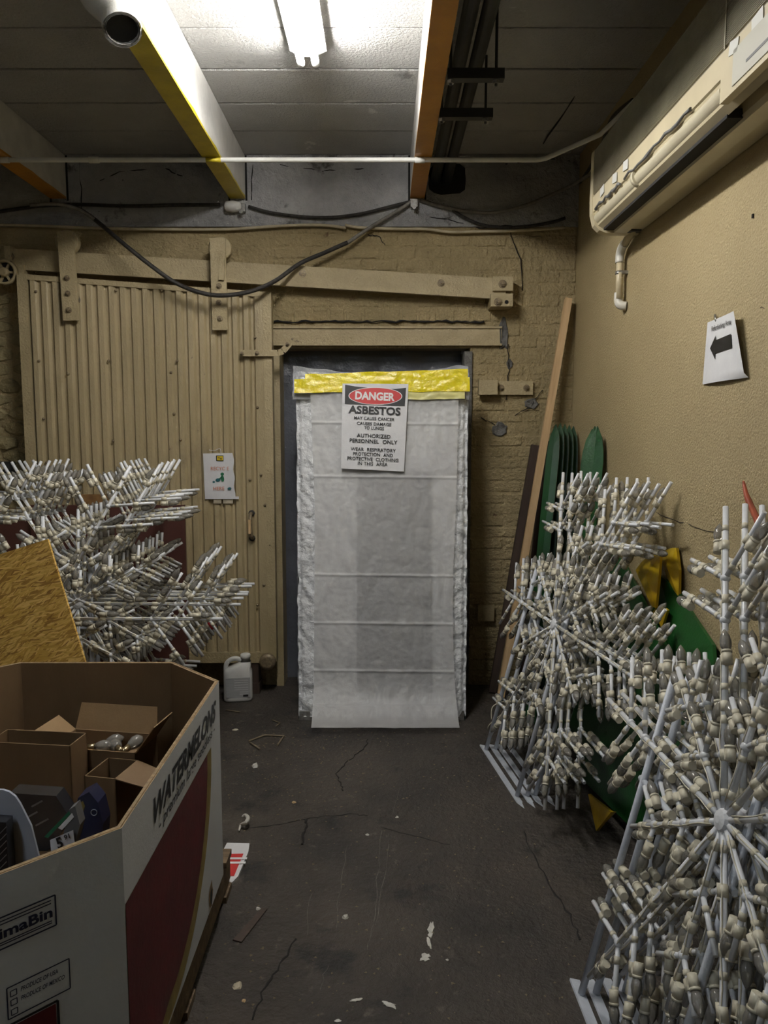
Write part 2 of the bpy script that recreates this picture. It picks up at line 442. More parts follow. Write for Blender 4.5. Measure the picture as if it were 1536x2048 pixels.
# joists' bearing joint: dark line between ceiling and wall
# ceiling of wide painted planks
ceil = struct(MB().box2((LX - .2, BY - .2, CZ + .03), (RX + .2, W + .5, CZ + .12)), 'ceiling', 'dark_gap', 'painted plank ceiling', 'ceiling')
pl = MB(); b = .003
pl.add([(LX, 0, .03), (RX, 0, .03), (RX, .342, .03), (LX, .342, .03), (LX, 0, .003), (RX, 0, .003), (RX, .342, .003), (LX, .342, .003), (LX, b, 0), (RX, b, 0), (RX, .342 - b, 0), (LX, .342 - b, 0)],
       [(0, 1, 5, 4), (2, 3, 7, 6), (4, 5, 9, 8), (6, 7, 11, 10), (8, 9, 10, 11), (1, 2, 6, 10, 9, 5), (3, 0, 4, 8, 11, 7)])
plm = pl.mesh('plank', 'ceiling_paint')
y = W - .018 - .356
while y > BY - .3:
    o = bpy.data.objects.new('plank', plm); col.objects.link(o); o.parent = ceil
    o.location = (0, y, CZ + random.uniform(0, .004)); y -= .356
crack(ceil, [P(1085, 300, 4.5) + Vector((0, 0, .03)), P(1150, 190, 3.9) + Vector((0, 0, .0))], .006)
# beams
def beam(x0, x1, paint, label):
    m = MB(); zb = 2.952
    m.box2((x0, BY, zb), (x1, W - .02, CZ))
    o = struct(m, 'ceiling_beam', 'beam_white', label, 'beam')
    u = MB(); n = 90
    # painted underside with paint lapping unevenly round the lower edge
    def q(i): return BY + (W - .03 - BY) * i / n
    vs = []; fs = []
    for i in range(n + 1):
        lap = .006 + .012 * max(0, noise.noise((q(i) * 6, x0 * 3, 1)))
        vs += [(x0 - .0015, q(i), zb + lap), (x0 - .0015, q(i), zb - .0015), (x1 + .0015, q(i), zb - .0015), (x1 + .0015, q(i), zb + lap * 1.6)]
    for i in range(n):
        for k in range(3): fs.append((i * 4 + k, (i + 1) * 4 + k, (i + 1) * 4 + k + 1, i * 4 + k + 1))
    u.add(vs, fs)
    part(u, 'painted_underside', paint, o)
    g = MB()
    g.box2((x0 - .012, W - .0195, zb - .02), (x0 - .001, W - .017, CZ)); g.box2((x1 + .001, W - .0195, zb - .01), (x1 + .012, W - .017, CZ))
    part(g, 'bearing_gap', 'dark_gap', o)
    return o
beam(-.904, -.816, 'yellow_paint', 'white ceiling beam with a yellow painted underside')
beam(.154, .236, 'orange_paint', 'white ceiling beam with orange underside beside the black pipes')
beam(-1.955, -1.868, 'orange_paint', 'white ceiling beam with orange underside at far left')
beam(-3.0, -2.92, 'orange_paint', 'white ceiling beam outside the left of the frame')

# ================================================================== FLUORESCENT LAMP, ADDED FILL LAMP
def strip_lamp(x, y0, y1, label, glow):
    t = thing('fluorescent_lamp', label, 'lamp', (x, (y0 + y1) / 2, CZ))
    m = MB(); m.prism([(x - .06, y0, CZ), (x + .06, y0, CZ), (x + .076, y0, CZ - .038), (x + .022, y0, CZ - .06), (x - .022, y0, CZ - .06), (x - .076, y0, CZ - .038)][::-1], (0, y1 - y0, 0))
    part(m, 'housing', 'lamp_housing', t)
    for s in (-1, 1):
        m = MB(); m.tube([(x + s * .03, y0 + .03, CZ - .088), (x + s * .03, y1 - .03, CZ - .088)], .0155, 12)
        part(m, 'tube', glow, t)
        for yy in (y0, y1):
            m = MB(); d = .03 if yy == y0 else -.03
            m.tube([(x + s * .03, yy, CZ - .088), (x + s * .03, yy + d, CZ - .088)], .0165, 12)
            m.box2((x + s * .03 - .012, yy, CZ - .088), (x + s * .03 + .012, yy + d * .5, CZ - .045))
            part(m, 'lamp_holder', 'lamp_housing', t)
le = PF(617, 128, CZ - .088); lx = le.x
strip_lamp(lx, le.y - 1.22, le.y, 'lit twin-tube fluorescent strip lamp on the ceiling', 'tube_glow')
strip_lamp(-1.42, -.55, .67, 'added unseen fill strip lamp behind the camera', 'fill_glow_cool')  # unseen fixture added as cool fill for the near side and left bay

# white elbow duct hanging beside the yellow beam
dx = P(245, 60, 2.55)
t = thing('vent_pipe', 'white pipe elbow with an open dark end under the yellow beam', 'pipe', (dx.x, dx.y, CZ))
m = MB(); e = dx
path = smooth_path([e + Vector((-.16, .10, .42)), e + Vector((-.135, .09, .22)), e + Vector((-.095, .06, .13)), e + Vector((-.022, .03, .06)), e], 6)
m.tube(path, .054, 18, cap=False); part(m, 'pipe_body', 'beam_white', t)
m = MB(); d_ = (path[-1] - path[-2]).normalized()
m.tube([path[-1] - d_ * .03, path[-1]], .060, 18, cap=False); m.tube([path[-1] - d_ * .06, path[-1]], .050, 18, cap=False)
part(m, 'rim', 'beam_white', t)
m = MB(); m.tube([path[-1] - d_ * .03, path[-1] - d_ * .012], .0505, 18); part(m, 'dark_inside', 'dark_gap', t)
m = MB(); m.tube(smooth_path([e + Vector((-.13, -.02, .40)), e + Vector((-.09, -.01, .16)), e + Vector((-.02, .0, .07))], 5), .012, 8); part(m, 'strap', 'beam_white', t)

# black pipes on strut hangers
for i, (px, lab) in enumerate(((958, 'black pipe nearer the orange beam, running to the wall'), (1001, 'black pipe further from the orange beam, running to the wall'))):
    a = P(px, 0, 2.6)
    single(MB().tube([(a.x, BY, 3.06), (a.x, W - .01, 3.06)], .029, 12), 'black_pipe', 'black_pipe', lab, 'pipe', (a.x, W, 3.06), 'black ceiling pipes')
for (xa, xb, py, D, lab) in ((895, 1008, 150, 3.12, 'black strut hanger across the pipes, nearer the lamp'), (878, 985, 228, 3.5, 'black strut hanger across the pipes, nearer the wall')):
    a, b_ = P(xa, py, D), P(xb, py, D)
    t = thing('pipe_hanger', lab, 'bracket', (a.x, D, CZ), group='strut hangers under the black pipes')
    part(MB().box2((a.x, D - .02, a.z - .02), (b_.x, D + .02, a.z + .018)), 'strut', 'black_pipe', t)
    for xx in (a.x + .012, b_.x - .03):
        part(MB().tube([(xx, D, a.z - .04), (xx, D, CZ + .01)], .006, 6), 'threaded_rod', 'black_pipe', t)
        part(MB().tube([(xx, D, a.z - .032), (xx, D, a.z - .02)], .014, 6, smooth=False), 'nut', 'steel', t)
h0, h1 = P(857, 325, W - .03), P(931, 388, W - .03)
m = MB(); ring = []
cx, cz, rw, rh = (h0.x + h1.x) / 2, (h0.z + h1.z) / 2, (h1.x - h0.x) / 2, (h0.z - h1.z) / 2
for k in range(20):
    a = 2 * PI * k / 20; ca, sa = math.cos(a), math.sin(a)
    r_ = 1 / max(abs(ca), abs(sa)) ** .75
    ring.append((cx + rw * ca * r_ * random.uniform(.94, 1.03), W - .024, cz + rh * sa * r_ * random.uniform(.94, 1.03)))
m.prism(ring, (0, .01, 0)); part(m, 'pipe_hole', 'dark_gap', band)

# white conduit below the beams
pts = [P(-120, 323, 4.0), P(420, 322, 4.0), P(1075, 323, 4.0), P(1092, 319, 3.97), PX(1200, 281, 1.02), PX(1290, 225, 1.10)]
zc = 2.938
pts = [Vector((p.x, p.y, zc)) for p in pts[:3]] + [Vector((pts[3].x, 3.98, zc)), Vector((1.0, 3.72, zc + .02)), Vector((1.09, 3.3, zc + .06))]
t = thing('conduit', 'thin white conduit running across under the beams', 'conduit', (-.9, 4.0, zc))
part(MB().tube([Vector((-3.3, 4.0, zc))] + pts[1:], .0115, 10), 'conduit_run', 'white_conduit', t)
for px in (8, 188, 840):
    a = P(px, 322, 4.0); part(MB().tube([(a.x - .025, 4, zc), (a.x + .025, 4, zc)], .0155, 10), 'coupling', 'white_conduit', t)
a = P(424, 322, 4.0); part(MB().tube([(a.x - .03, 4, zc), (a.x + .045, 4, zc)], .0118, 10), 'yellow_overpaint', 'yellow_paint', t, label='yellow paint lapped over the conduit')

# cables on the back wall
def cable(name, line, D, r, m, label, n=6, D2=None):
    pts = []
    for i, q in enumerate(line):
        d = q[2] if len(q) > 2 else D
        pts.append(P(q[0], q[1], d))
    pts = smooth_path(pts, n)
    return single(MB().tube(pts, r, 7), name, m, label, 'cable', pts[0], 'cables along the back wall')
cable('armoured_cable', [(-60, 432), (20, 420), (80, 412), (150, 409), (260, 412), (350, 410), (440, 410)], W - .04, .011, 'cable_dark', 'dark armoured cable running level below the far left beam')
cable('armoured_cable', [(497, 413), (540, 425), (600, 433), (660, 435), (720, 428), (770, 416), (822, 403)], W - .04, .010, 'cable_dark', 'dark armoured cable sagging slightly between yellow and orange beams')
cable('armoured_cable', [(140, 410, W - .06), (180, 432, W - .1), (250, 490, W - .26), (300, 530, W - .28), (350, 565, W - .28), (400, 585, W - .28), (445, 591, W - .28), (500, 583, W - .28), (550, 562, W - .22), (600, 527, W - .14), (650, 505, W - .10), (695, 485, W - .08)], W, .0125, 'cable_dark', 'black armoured cable drooping in a deep loop over the door track')
cable('armoured_cable', [(693, 487, W - .08), (740, 455, W - .06), (790, 425, W - .05), (825, 402, W - .05)], W, .011, 'cable_grey', 'pale grey cable end rising to the orange beam')
cable('armoured_cable', [(60, 410), (110, 408), (150, 416), (185, 436), (215, 460)], W - .125, .0105, 'cable_grey', 'pale grey cable sweeping down from the far left beam')
cable('armoured_cable', [(842, 400), (880, 412), (930, 422), (985, 425), (1040, 414), (1090, 395), (1140, 372, 4.6), (1185, 346, 4.3)], W - .045, .0105, 'cable_grey', 'grey armoured cable rising towards the air conditioner')
cable('armoured_cable', [(905, 420), (930, 436), (965, 450), (1010, 455), (1060, 452), (1105, 444), (1130, 436)], W - .04, .010, 'cable_dark', 'dark cable sagging low beside the wall corner')
cable('flat_cable', [(-60, 449), (60, 451), (160, 455), (280, 458), (400, 459), (470, 458), (560, 452), (640, 450), (692, 456)], W - .035, .009, 'cable_cream', 'cream flat cable along the bottom of the white band')
cable('flat_cable', [(690, 450), (720, 455), (800, 458), (850, 458), (900, 464), (960, 463), (1040, 461), (1130, 455)], W - .035, .009, 'cable_cream', 'cream flat cable above the right half of the track')
cable('flat_cable', [(1160, 365, 4.5), (1180, 335, 4.3), (1205, 285, 4.0), (1225, 235, 3.7), (1265, 200, 3.5)], 4, .009, 'cable_dark', 'dark cable climbing behind the air conditioner')
a = P(466, 413, W - .06)
single(MB().lathe([(.012, -.05), (.03, -.04), (.034, 0), (.026, .04), (.012, .05)], 10, Matrix.Translation(a) @ Matrix.Rotation(PI / 2, 4, 'Y')), 'cable_wrap', 'beam_white', 'lumpy white wrapped cable joint below the yellow beam', 'cable joint', a)
for px in (484, 828):
    a = P(px, 416 if px == 484 else 407, W - .05)
    single(MB().box(a, (.04, .03, .045)).tube([a + Vector((0, -.012, -.03)), a + Vector((0, -.04, -.03))], .012, 8), 'beam_clamp', 'steel', 'small metal cable clamp under the yellow beam end' if px == 484 else 'small metal cable clamp under the orange beam end', 'clamp', a, 'cable clamps')

# ================================================================== SLIDING FIRE DOOR
DY = 4.56
def dp(px, py, off=0): return P(px, py, DY + off)
door = thing('door_1', 'tan corrugated metal sliding door hung from a sloping track', 'door', (-1.4, DY, .15)); door['kind'] = 'structure'
TL, TRt, BL, BRt = dp(47, 548), dp(540, 585), dp(72, 1322), dp(556, 1322)
x0, x1 = -2.105, TRt.x - .005
zt = lambda x: TL.z + (TRt.z - TL.z) * (x - x0) / (x1 - x0)
zb = dp(300, 1322).z
m = MB(); NR = 20; prof = []
per = (x1 - .085 - (x0 + .06)) / NR
for k in range(NR):
    bx = x0 + .06 + k * per
    prof += [(bx, 0), (bx + per * .42, 0), (bx + per * .52, .008), (bx + per * .60, .018), (bx + per * .82, .018), (bx + per * .92, .008)]
prof.append((x1 - .085, 0)); prof.append((x1 - .03, .0))
NZ = 10
def fn(u, v):
    k = min(int(round(u * (len(prof) - 1))), len(prof) - 1); x, d = prof[k]
    z0 = zb + .05; z1 = zt(x) - .012
    wob = .004 * noise.noise((x * 3, v * 4, 5))
    return Vector((x, DY + d + wob, z0 + (z1 - z0) * v))
m.grid(fn, len(prof) - 1, NZ, smooth=False)
sheet = part(m, 'corrugated_sheet', 'tan_door', door)
part(MB().box2((x0, DY + .022, zb), (x1, DY + .06, zt(x1) - .02)), 'door_core', 'tan_door', door)
def rail(a, b_, w, d, name, m_='tan_metal', oy=0):
    """flat bar from a to b (XZ plane), width w, proud by d"""
    a, b_ = Vector(a), Vector(b_); t_ = (b_ - a).normalized(); n_ = Vector((-t_.z, 0, t_.x)) * (w / 2)
    y_ = a.y
    return MB().prism([a - n_, b_ - n_, b_ + n_, a + n_], (0, d, 0))
part(MB().box2((x0 - .012, DY - .006, zb), (x0 + .045, DY + .06, zt(x0))), 'edge_channel', 'tan_metal', door)
part(MB().box2((x1 - .036, DY - .008, zb), (x1 + .012, DY + .06, zt(x1) + .0)), 'edge_channel', 'tan_metal', door)
part(MB().box2((x0, DY - .006, zb - .01), (x1, DY + .06, zb + .055)), 'bottom_rail', 'tan_metal', door)
a, b_ = Vector((x0, DY - .004, zt(x0) - .014)), Vector((x1, DY - .004, zt(x1) - .014))
part(rail(a, b_, .03, .06, 'x'), 'top_rail', 'tan_metal', door)
for px, py in ((72, 583), (232, 581), (323, 581), (78, 722), (217, 722), (354, 722), (136, 748), (342, 745), (87, 838), (348, 828), (515, 815), (226, 882), (361, 880), (510, 675), (93, 925), (530, 1010), (500, 960), (522, 950), (540, 1090), (528, 1170), (470, 1110), (515, 1210)):
    a = dp(px, py, -.002)
    part(MB().lathe([(.009, 0), (.007, .005), (.002, .008)], 8, Matrix.Translation(a) @ Matrix.Rotation(PI / 2, 4, 'X')), 'screw', 'rust_bolt', door)
# hanger straps with wheels
def bolt(parent, p, r=.014, m_='rust_bolt', name='bolt'):
    mm = MB(); M_ = Matrix.Translation(p) @ Matrix.Rotation(PI / 2, 4, 'X')
    mm.lathe([(r * 1.5, 0), (r * 1.5, .004), (r * 1.45, .005)], 12, M_, smooth=False)
    mm.lathe([(r, .004), (r, .014)], 6, M_, smooth=False)
    mm.lathe([(r * .55, .014), (r * .5, .02)], 8, M_, smooth=False)
    return part(mm, name, m_, parent)
for (xt, xb, w, yt, yb, bolts, tilt) in ((130, 142, 31, 463, 641, ((134, 556), (136, 587), (138, 620)), 0), (435, 440, 30, 476, 660, ((438, 572), (438, 605), (440, 637)), 1)):
    a, b_ = dp(xt, yt, -.035), dp(xb, yb, -.035)
    ww = w / FPX * DY
    st = part(rail(a, b_, ww, .012, 'x'), 'hanger_strap', 'tan_metal', door)
    for q in bolts: bolt(door, dp(q[0], q[1], -.036), .011)
    c = dp(xt + 6, yt + 22, .0)
    mm = MB().lathe([(.012, -.02), (.062, -.02), (.068, -.014), (.06, -.006), (.06, .006), (.068, .014), (.062, .02), (.012, .02)], 24, Matrix.Translation(c) @ Matrix.Rotation(PI / 2, 4, 'X'))
    part(mm, 'track_wheel', 'tan_metal', door)
    if tilt:
        a2 = dp(445, 505, -.05); b2 = dp(442, 560, -.05)
        part(rail(a2, b2, .03, .014, 'x'), 'strap_rib', 'tan_metal', door)
# pull handle and latch arm
a = dp(502, 1052, -.012)
mm = MB(); mm.tube(smooth_path([a + Vector((0, .012, .075)), a + Vector((0, -.02, .06)), a + Vector((.002, -.024, 0)), a + Vector((.006, -.02, -.06)), a + Vector((.006, .012, -.075))], 5), .011, 8)
part(mm, 'pull_handle', 'rust_bolt', door)
for dz in (.075, -.075):
    part(MB().lathe([(.02, 0), (.018, .006), (.006, .008)], 10, Matrix.Translation(a + Vector((.003, .014, dz))) @ Matrix.Rotation(PI / 2, 4, 'X')), 'handle_plate', 'cable_dark', door)
part(MB().box(a + Vector((-.002, -.038, 0)), (.014, .006, .085)), 'handle_tag', 'lumber', door, label='strip of pale lettered tape on the handle')
mm = MB(); pa = [dp(480, 706, -.03), dp(556, 706, -.03), dp(566, 702, -.03), dp(580, 686, -.03)]
for i in range(3): 
    q = rail(pa[i], pa[i + 1], .036, .012, 'x'); mm.add(q.v, q.f)
mm.lathe([(.02, 0), (.02, .012)], 12, Matrix.Translation(dp(576, 690, -.03)) @ Matrix.Rotation(-PI / 2, 4, 'X'))
la = part(mm, 'latch_arm', 'tan_metal', door)
for px, py in ((484, 707), (514, 706), (575, 688)): bolt(door, dp(px, py, -.031), .008)
a, b_ = dp(545, 1322), dp(520, 1322)
part(MB().lathe([(.05, 0), (.05, .03), (.03, .036)], 14, Matrix.Translation(dp(536, 1322, -.01)) @ Matrix.Rotation(PI / 2, 4, 'X') ), 'guide_roller', 'rust_bolt', door)
# blocks carrying the door
for px, w_ in ((505, .1), (250, .12)):
    a = P(px, 1345, 4.6)
    single(MB().box2((a.x - w_ / 2, 4.55, 0), (a.x + w_ / 2, 4.66, .065)).box2((a.x - w_ / 2 + .01, 4.56, .065), (a.x + w_ / 2 - .006, 4.65, zb - .012)), 'timber_block', 'dark_wood', 'stacked dark timber block under the sliding door, beside the jug' if px > 400 else 'dark timber block under the sliding door behind the snowflakes', 'block', (a.x, 4.6, 0))

# track
tr = thing('door_track', 'tan painted steel track sloping down over the doorway', 'track', (0, W, 2.5))
a, b_ = P(15, 517, 4.62), P(1012, 578, 4.62)
part(rail(a, b_, .118, .03, 'x'), 'track_bar', 'tan_metal', tr)
for px, py in ((22, 513), (605, 547), (882, 566)):
    bolt(tr, P(px, py, 4.62), .014)
mm = MB().box2(P(986, 553, 4.60), P(1020, 588, 4.71)); part(mm, 'end_plate', 'tan_metal', tr)
mm = MB().box2(P(982, 587, 4.575), P(1018, 620, 4.71)); part(mm, 'stop_block', 'tan_metal', tr)
mm = MB().box2(P(8, 492, 4.6), P(40, 530, 4.71)); part(mm, 'end_plate', 'tan_metal', tr)
bolt(tr, P(1005, 568, 4.6), .016); bolt(tr, P(996, 604, 4.575), .016)
part(MB().lathe([(.011, 0), (.011, .003)], 10, Matrix.Translation(P(1013, 604, 4.574)) @ Matrix.Rotation(PI / 2, 4, 'X')), 'bolt_hole', 'dark_gap', tr)
# pulley at the left end
pc = P(10, 545, 4.58)
pu = thing('cable_pulley', 'round tan pulley wheel with spokes at the left end of the track', 'pulley', pc)
M_ = Matrix.Translation(pc) @ Matrix.Rotation(PI / 2, 4, 'X')
mm = MB(); n = 24
mm.lathe([(.058, -.02), (.070, -.02), (.070, .02), (.058, .02), (.058, -.02)], 24, M_, cap=False)
part(mm, 'rim', 'tan_metal', pu)
part(MB().lathe([(.026, -.025), (.026, .03), (.018, .034)], 16, M_), 'hub', 'tan_metal', pu)
for k in range(6):
    a = k * PI / 3
    part(MB().box(pc + Vector((math.cos(a), 0, math.sin(a))) * .042, (.034, .014, .012), Matrix.Rotation(-a, 3, 'Y')), 'spoke', 'tan_metal', pu)
part(MB().lathe([(.057, -.001), (.057, 0)], 20, Matrix.Translation(pc + Vector((0, .012, 0))) @ Matrix.Rotation(PI / 2, 4, 'X')), 'back_disc', 'dark_gap', pu)
part(MB().box2((pc.x - .03, pc.y + .02, pc.z - .03), (pc.x + .1, W, pc.z + .05)), 'mount', 'tan_metal', pu)

# steel lintel over the doorway: a channel
a, b_ = P(542, 652, W - .03), P(1004, 690, W - .03)
mm = MB(); za, zb2 = a.z, P(700, 691, W - .03).z
mm.box2((a.x, W - .012, zb2), (b_.x, W + .02, za)); mm.box2((a.x, W - .022, za - .012), (b_.x, W, za)); mm.box2((a.x, W - .03, zb2), (b_.x, W, zb2 + .012))
struct(mm, 'trim_2', 'tan_metal', 'tan painted steel channel lintel over the doorway', 'lintel')
# door frame jambs and the sheet closing the opening
for nm, xa, xb in (('trim_3', OL - .01, OL + .035), ('trim_4', OR - .035, OR + .012)):
    struct(MB().box2((xa, W - .02, 0), (xb, W + .3, OT - .02)), nm, 'cement' if nm == 'trim_4' else 'tan_metal', 'narrow worn door jamb, left of the doorway' if nm == 'trim_3' else 'narrow worn grey door jamb, right of the doorway', 'door jamb')
def fn(u, v):
    x = OL + .035 + (OR - OL - .07) * u; z = (OT - .0) * v
    return Vector((x, W + .16 + .012 * noise.noise((x * 4, z * 2.5, 2)) + .008 * math.sin(x * 23 + z), z))
single(MB().grid(fn, 40, 50), 'plastic_sheet', 'dark_sheet', 'dark grey plastic sheet closing the doorway behind the white wrapped panel', 'sheet', (-.07, W + .16, 0))

# strap bracket and small things on the brick right of the doorway
sb = thing('wall_bracket', 'tan steel strap bracket bolted to brick right of the doorway', 'bracket', P(1012, 776, W))
part(MB().box2(P(960, 762, W - .03), P(1064, 790, W)), 'strap', 'tan_metal', sb)
part(MB().box2(P(958, 760, W - .075), P(993, 790, W - .03)), 'strap_block', 'tan_metal', sb)
bolt(sb, P(1002, 776, W - .03), .013); bolt(sb, P(1053, 776, W - .03), .013)
sw = thing('junction_box', 'small tan junction box low on the brick wall', 'box', P(972, 1224, W))
part(MB().box2(P(958, 1212, W - .035), P(986, 1240, W)), 'box_body', 'tan_metal', sw)
part(MB().box2(P(956, 1210, W - .04), P(988, 1242, W - .034)), 'cover', 'tan_metal', sw)
def patch(px, py, w, h, label):
    c = P(px, py, W - .018); mm = MB(); n = 14
    ring = [(c.x + w / 2 * math.cos(2 * PI * k / n) * random.uniform(.75, 1.15), 0, c.z + h / 2 * math.sin(2 * PI * k / n) * random.uniform(.75, 1.15)) for k in range(n)]
    vs = [(x, W, z) for x, y, z in ring] + [(c.x + (x - c.x) * .8, W - .016, c.z + (z - c.z) * .85) for x, y, z in ring] + [(c.x, W - .004, c.z)]
    mm.add(vs, [(k, (k + 1) % n, n + (k + 1) % n, n + k) for k in range(n)] + [(n + k, n + (k + 1) % n, 2 * n) for k in range(n)])
    return part(mm, 'cement_patch', 'cement', wall, label=label)
patch(1008, 668, .07, .2, 'grey cement patch at the lintel end')
patch(1000, 860, .10, .10, 'round grey cement patch')
patch(1064, 808, .09, .07, 'small grey cement patch')
patch(1020, 728, .04, .06, 'small grey cement patch')
for line in ([(1015, 690), (1018, 740), (1012, 800)], [(1030, 830), (1060, 815), (1085, 780)], [(1020, 460), (1040, 520), (1044, 580)], [(960, 835), (990, 850)], [(735, 470), (760, 474), (770, 490)]):
    pts = [P(a, b_, W - .012) for a, b_ in line]
    crack(wall, pts, .0035)
pts = [Vector((-.66 + i * .14, W - .012, 2.245)) for i in range(10)]
crack(wall, pts, .008)

# power outlet on the left wall edge
oc = P(6, 944, W - .06)
ou = thing('power_outlet', 'dark surface outlet box with two cream sockets at left edge', 'outlet', (oc.x, W, oc.z))
part(MB().box2((oc.x - .06, W - .09, oc.z - .058), (oc.x + .055, W, oc.z + .062)), 'box_body', 'outlet_box', ou)
for dz in (.028, -.026):
    s_ = part(MB().lathe([(.021, 0), (.021, .006), (.019, .008)], 14, Matrix.Translation((oc.x + .0, W - .09, oc.z + dz)) @ Matrix.Rotation(PI / 2, 4, 'X')), 'socket_face', 'outlet_face', ou)
    for dx_ in (-.007, .007):
        part(MB().box((oc.x + dx_, W - .0985, oc.z + dz + .003), (.003, .002, .011)), 'slot', 'dark_gap', s_)

# RECYCLE HERE notice
rc = [dp(406, 907, -.012), dp(466, 906, -.012), dp(470, 998, -.012), dp(410, 998, -.012)]
rp = thing('recycle_notice', 'white RECYCLE HERE paper notice taped to the corrugated door', 'notice', rc[3])
def fn(u, v):
    a = rc[3].lerp(rc[2], u); b_ = rc[0].lerp(rc[1], u); p = a.lerp(b_, v)
    return p + Vector((.004 * math.sin(v * 17) * (u > .85), -.003 * math.sin(u * 5) , 0))
part(MB().grid(fn, 12, 14), 'paper_sheet', 'paper', rp)
def dpp(px, py): return dp(px, py, -.0165)
sc_ = DY / FPX
lettering('RECYC E', rp, dpp(440, 937), (1, 0, 0), (0, 0, 1), 36 * sc_, 7 * sc_, 'print_orange', bold=-.005)
lettering('HERE', rp, dpp(438, 977), (1, 0, 0), (0, 0, 1), 22 * sc_, 7 * sc_, 'print_orange')
part(MB().box2(dp(432, 911, -.017), dp(447, 922, -.0165)), 'logo_block', 'print_black', rp)
part(MB().box2(dp(434, 912, -.018), dp(446, 920.5, -.0175)), 'logo_field', 'print_yellow', rp)
lettering('Yes', rp, dp(440, 916.5, -.0175), (1, 0, 0), (0, 0, 1), 8 * sc_, 5 * sc_, 'print_black', off=.001, bold=.02)
def blob(mb, px, py, rx, ry, a=0):
    c = dp(px, py, -.0165); R = []
    for k in range(14):
        t_ = 2 * PI * k / 14; X_, Z_ = rx * math.cos(t_) * sc_, ry * math.sin(t_) * sc_
        R.append(c + Vector((X_ * math.cos(a) - Z_ * math.sin(a), 0, X_ * math.sin(a) + Z_ * math.cos(a))))
    mb.prism(R[::-1], (0, -.0006, 0)); return mb
mm = MB(); blob(mm, 444.5, 948, 3.5, 3); blob(mm, 445, 957, 3.2, 6.5, .15); blob(mm, 441, 956, 4, 1.3, .6); part(mm, 'green_figure', 'print_green', rp)
mm = MB(); blob(mm, 436, 960, 5, 3.5, .2); blob(mm, 427.5, 964, 2.5, 2, 0); blob(mm, 459, 977, 4, 2.4, .1); part(mm, 'teal_shape', 'print_teal', rp)
for k, (px, w_) in enumerate(((435, 16), (456, 20))):
    part(MB().box2(dp(px - w_ / 2, 998, -.008), dp(px + w_ / 2, 1007, -.006)), 'masking_tape', 'cream_dirty', rp)
part(MB().box2(dp(440, 993, -.015), dp(478, 998, -.0135)), 'curled_edge', 'paper', rp)
mm = MB().tube(smooth_path([dp(418, 900, -.01), dp(430, 901, -.015), dp(440, 897, -.012), dp(442, 908, -.014)], 4), .0018, 5); part(mm, 'string', 'paper', rp)

# ================================================================== WRAPPED PANEL IN THE DOORWAY
pb = Vector((-.01, 4.126, 0))
lean = math.atan2(.30, 1.99)
pan = thing('wrapped_door_panel', 'tall door panel wrapped in white plastic leaning in the doorway', 'panel', pb, (-lean, 0, 0))
PH, PW0, PW1 = 1.955, .464, .487    # height, half widths bottom/top
def hw(v): return PW0 + (PW1 - PW0) * v
part(MB().box2((-PW0 + .012, .012, .005), (PW0 - .012, .06, PH - .05)), 'core', 'white_plastic', pan, local=True)
def wrap_fn(u, v):
    w_ = hw(v) + .008 * noise.noise((v * 14, 3, 0)) + .005 * noise.noise((v * 40, 7, 0))
    x = -w_ + 2 * w_ * u
    z = .02 + (PH - .02) * v
    if v > .985: z += -.03 * math.sin(PI * u) + .012 * noise.noise((u * 9, 1, 1))
    e = min(u, 1 - u)
    amp = .015 if e < .11 else .006
    y_ = -.012 + amp * noise.noise((x * 22, z * 20 + x * 14, 1.7)) + amp * .5 * noise.noise((x * 55, z * 48, 4))
    if e < .02: y_ += .02
    return Vector((x, y_, z))
part(MB().grid(wrap_fn, 110, 220), 'plastic_wrap', 'wrap_plastic', pan, local=True)
for s in (-1, 1):
    part(MB().grid(lambda u, v, s=s: Vector((s * (hw(v) + .006 * noise.noise((v * 20, u * 4, s))), u * .07, .0 + PH * v * .985)), 4, 60), 'side_wrap', 'wrap_plastic', pan, local=True)
# clear bag of film over the top edge
def film(u, v):
    x = -.503 + .99 * u; z = PH - .17 + .20 * v
    sag = -.045 * math.sin(PI * min(1, u * 1.05)) if v > .6 else 0
    return Vector((x + .006 * noise.noise((z * 30, u * 3, 0)), -.030 + .03 * v * v + .012 * noise.noise((x * 16, z * 26, 3)), z + sag * (v - .6) / .4 + .008 * noise.noise((x * 11, 5, v))))
part(MB().grid(film, 80, 20), 'clear_film', 'clear_film', pan, local=True)
# yellow tape, two passes
def tape(z0, z1, xa, xb, tiltz, yoff, nm, m_):
    def fn(u, v):
        x = xa + (xb - xa) * u; z = z0 + (z1 - z0) * v + tiltz * u
        z += (.006 * noise.noise((x * 8, v * 2, z0 * 7)))
        return Vector((x, yoff + .006 * noise.noise((x * 20, z * 40, 2)), z))
    return part(MB().grid(fn, 70, 8), nm, m_, pan, local=True)
def lz(py): return (P(768, py, 4.41).z) / math.cos(lean)
tape(1.815, 1.895, -.49, .488, .012, -.064, 'yellow_tape', 'yellow_tape')
tape(1.875, 1.922, -.43, .478, .030, -.061, 'yellow_tape', 'yellow_tape')
tape(1.775, 1.82, .0, .46, .012, -.0605, 'thin_tape', 'yellow_tape_thin')
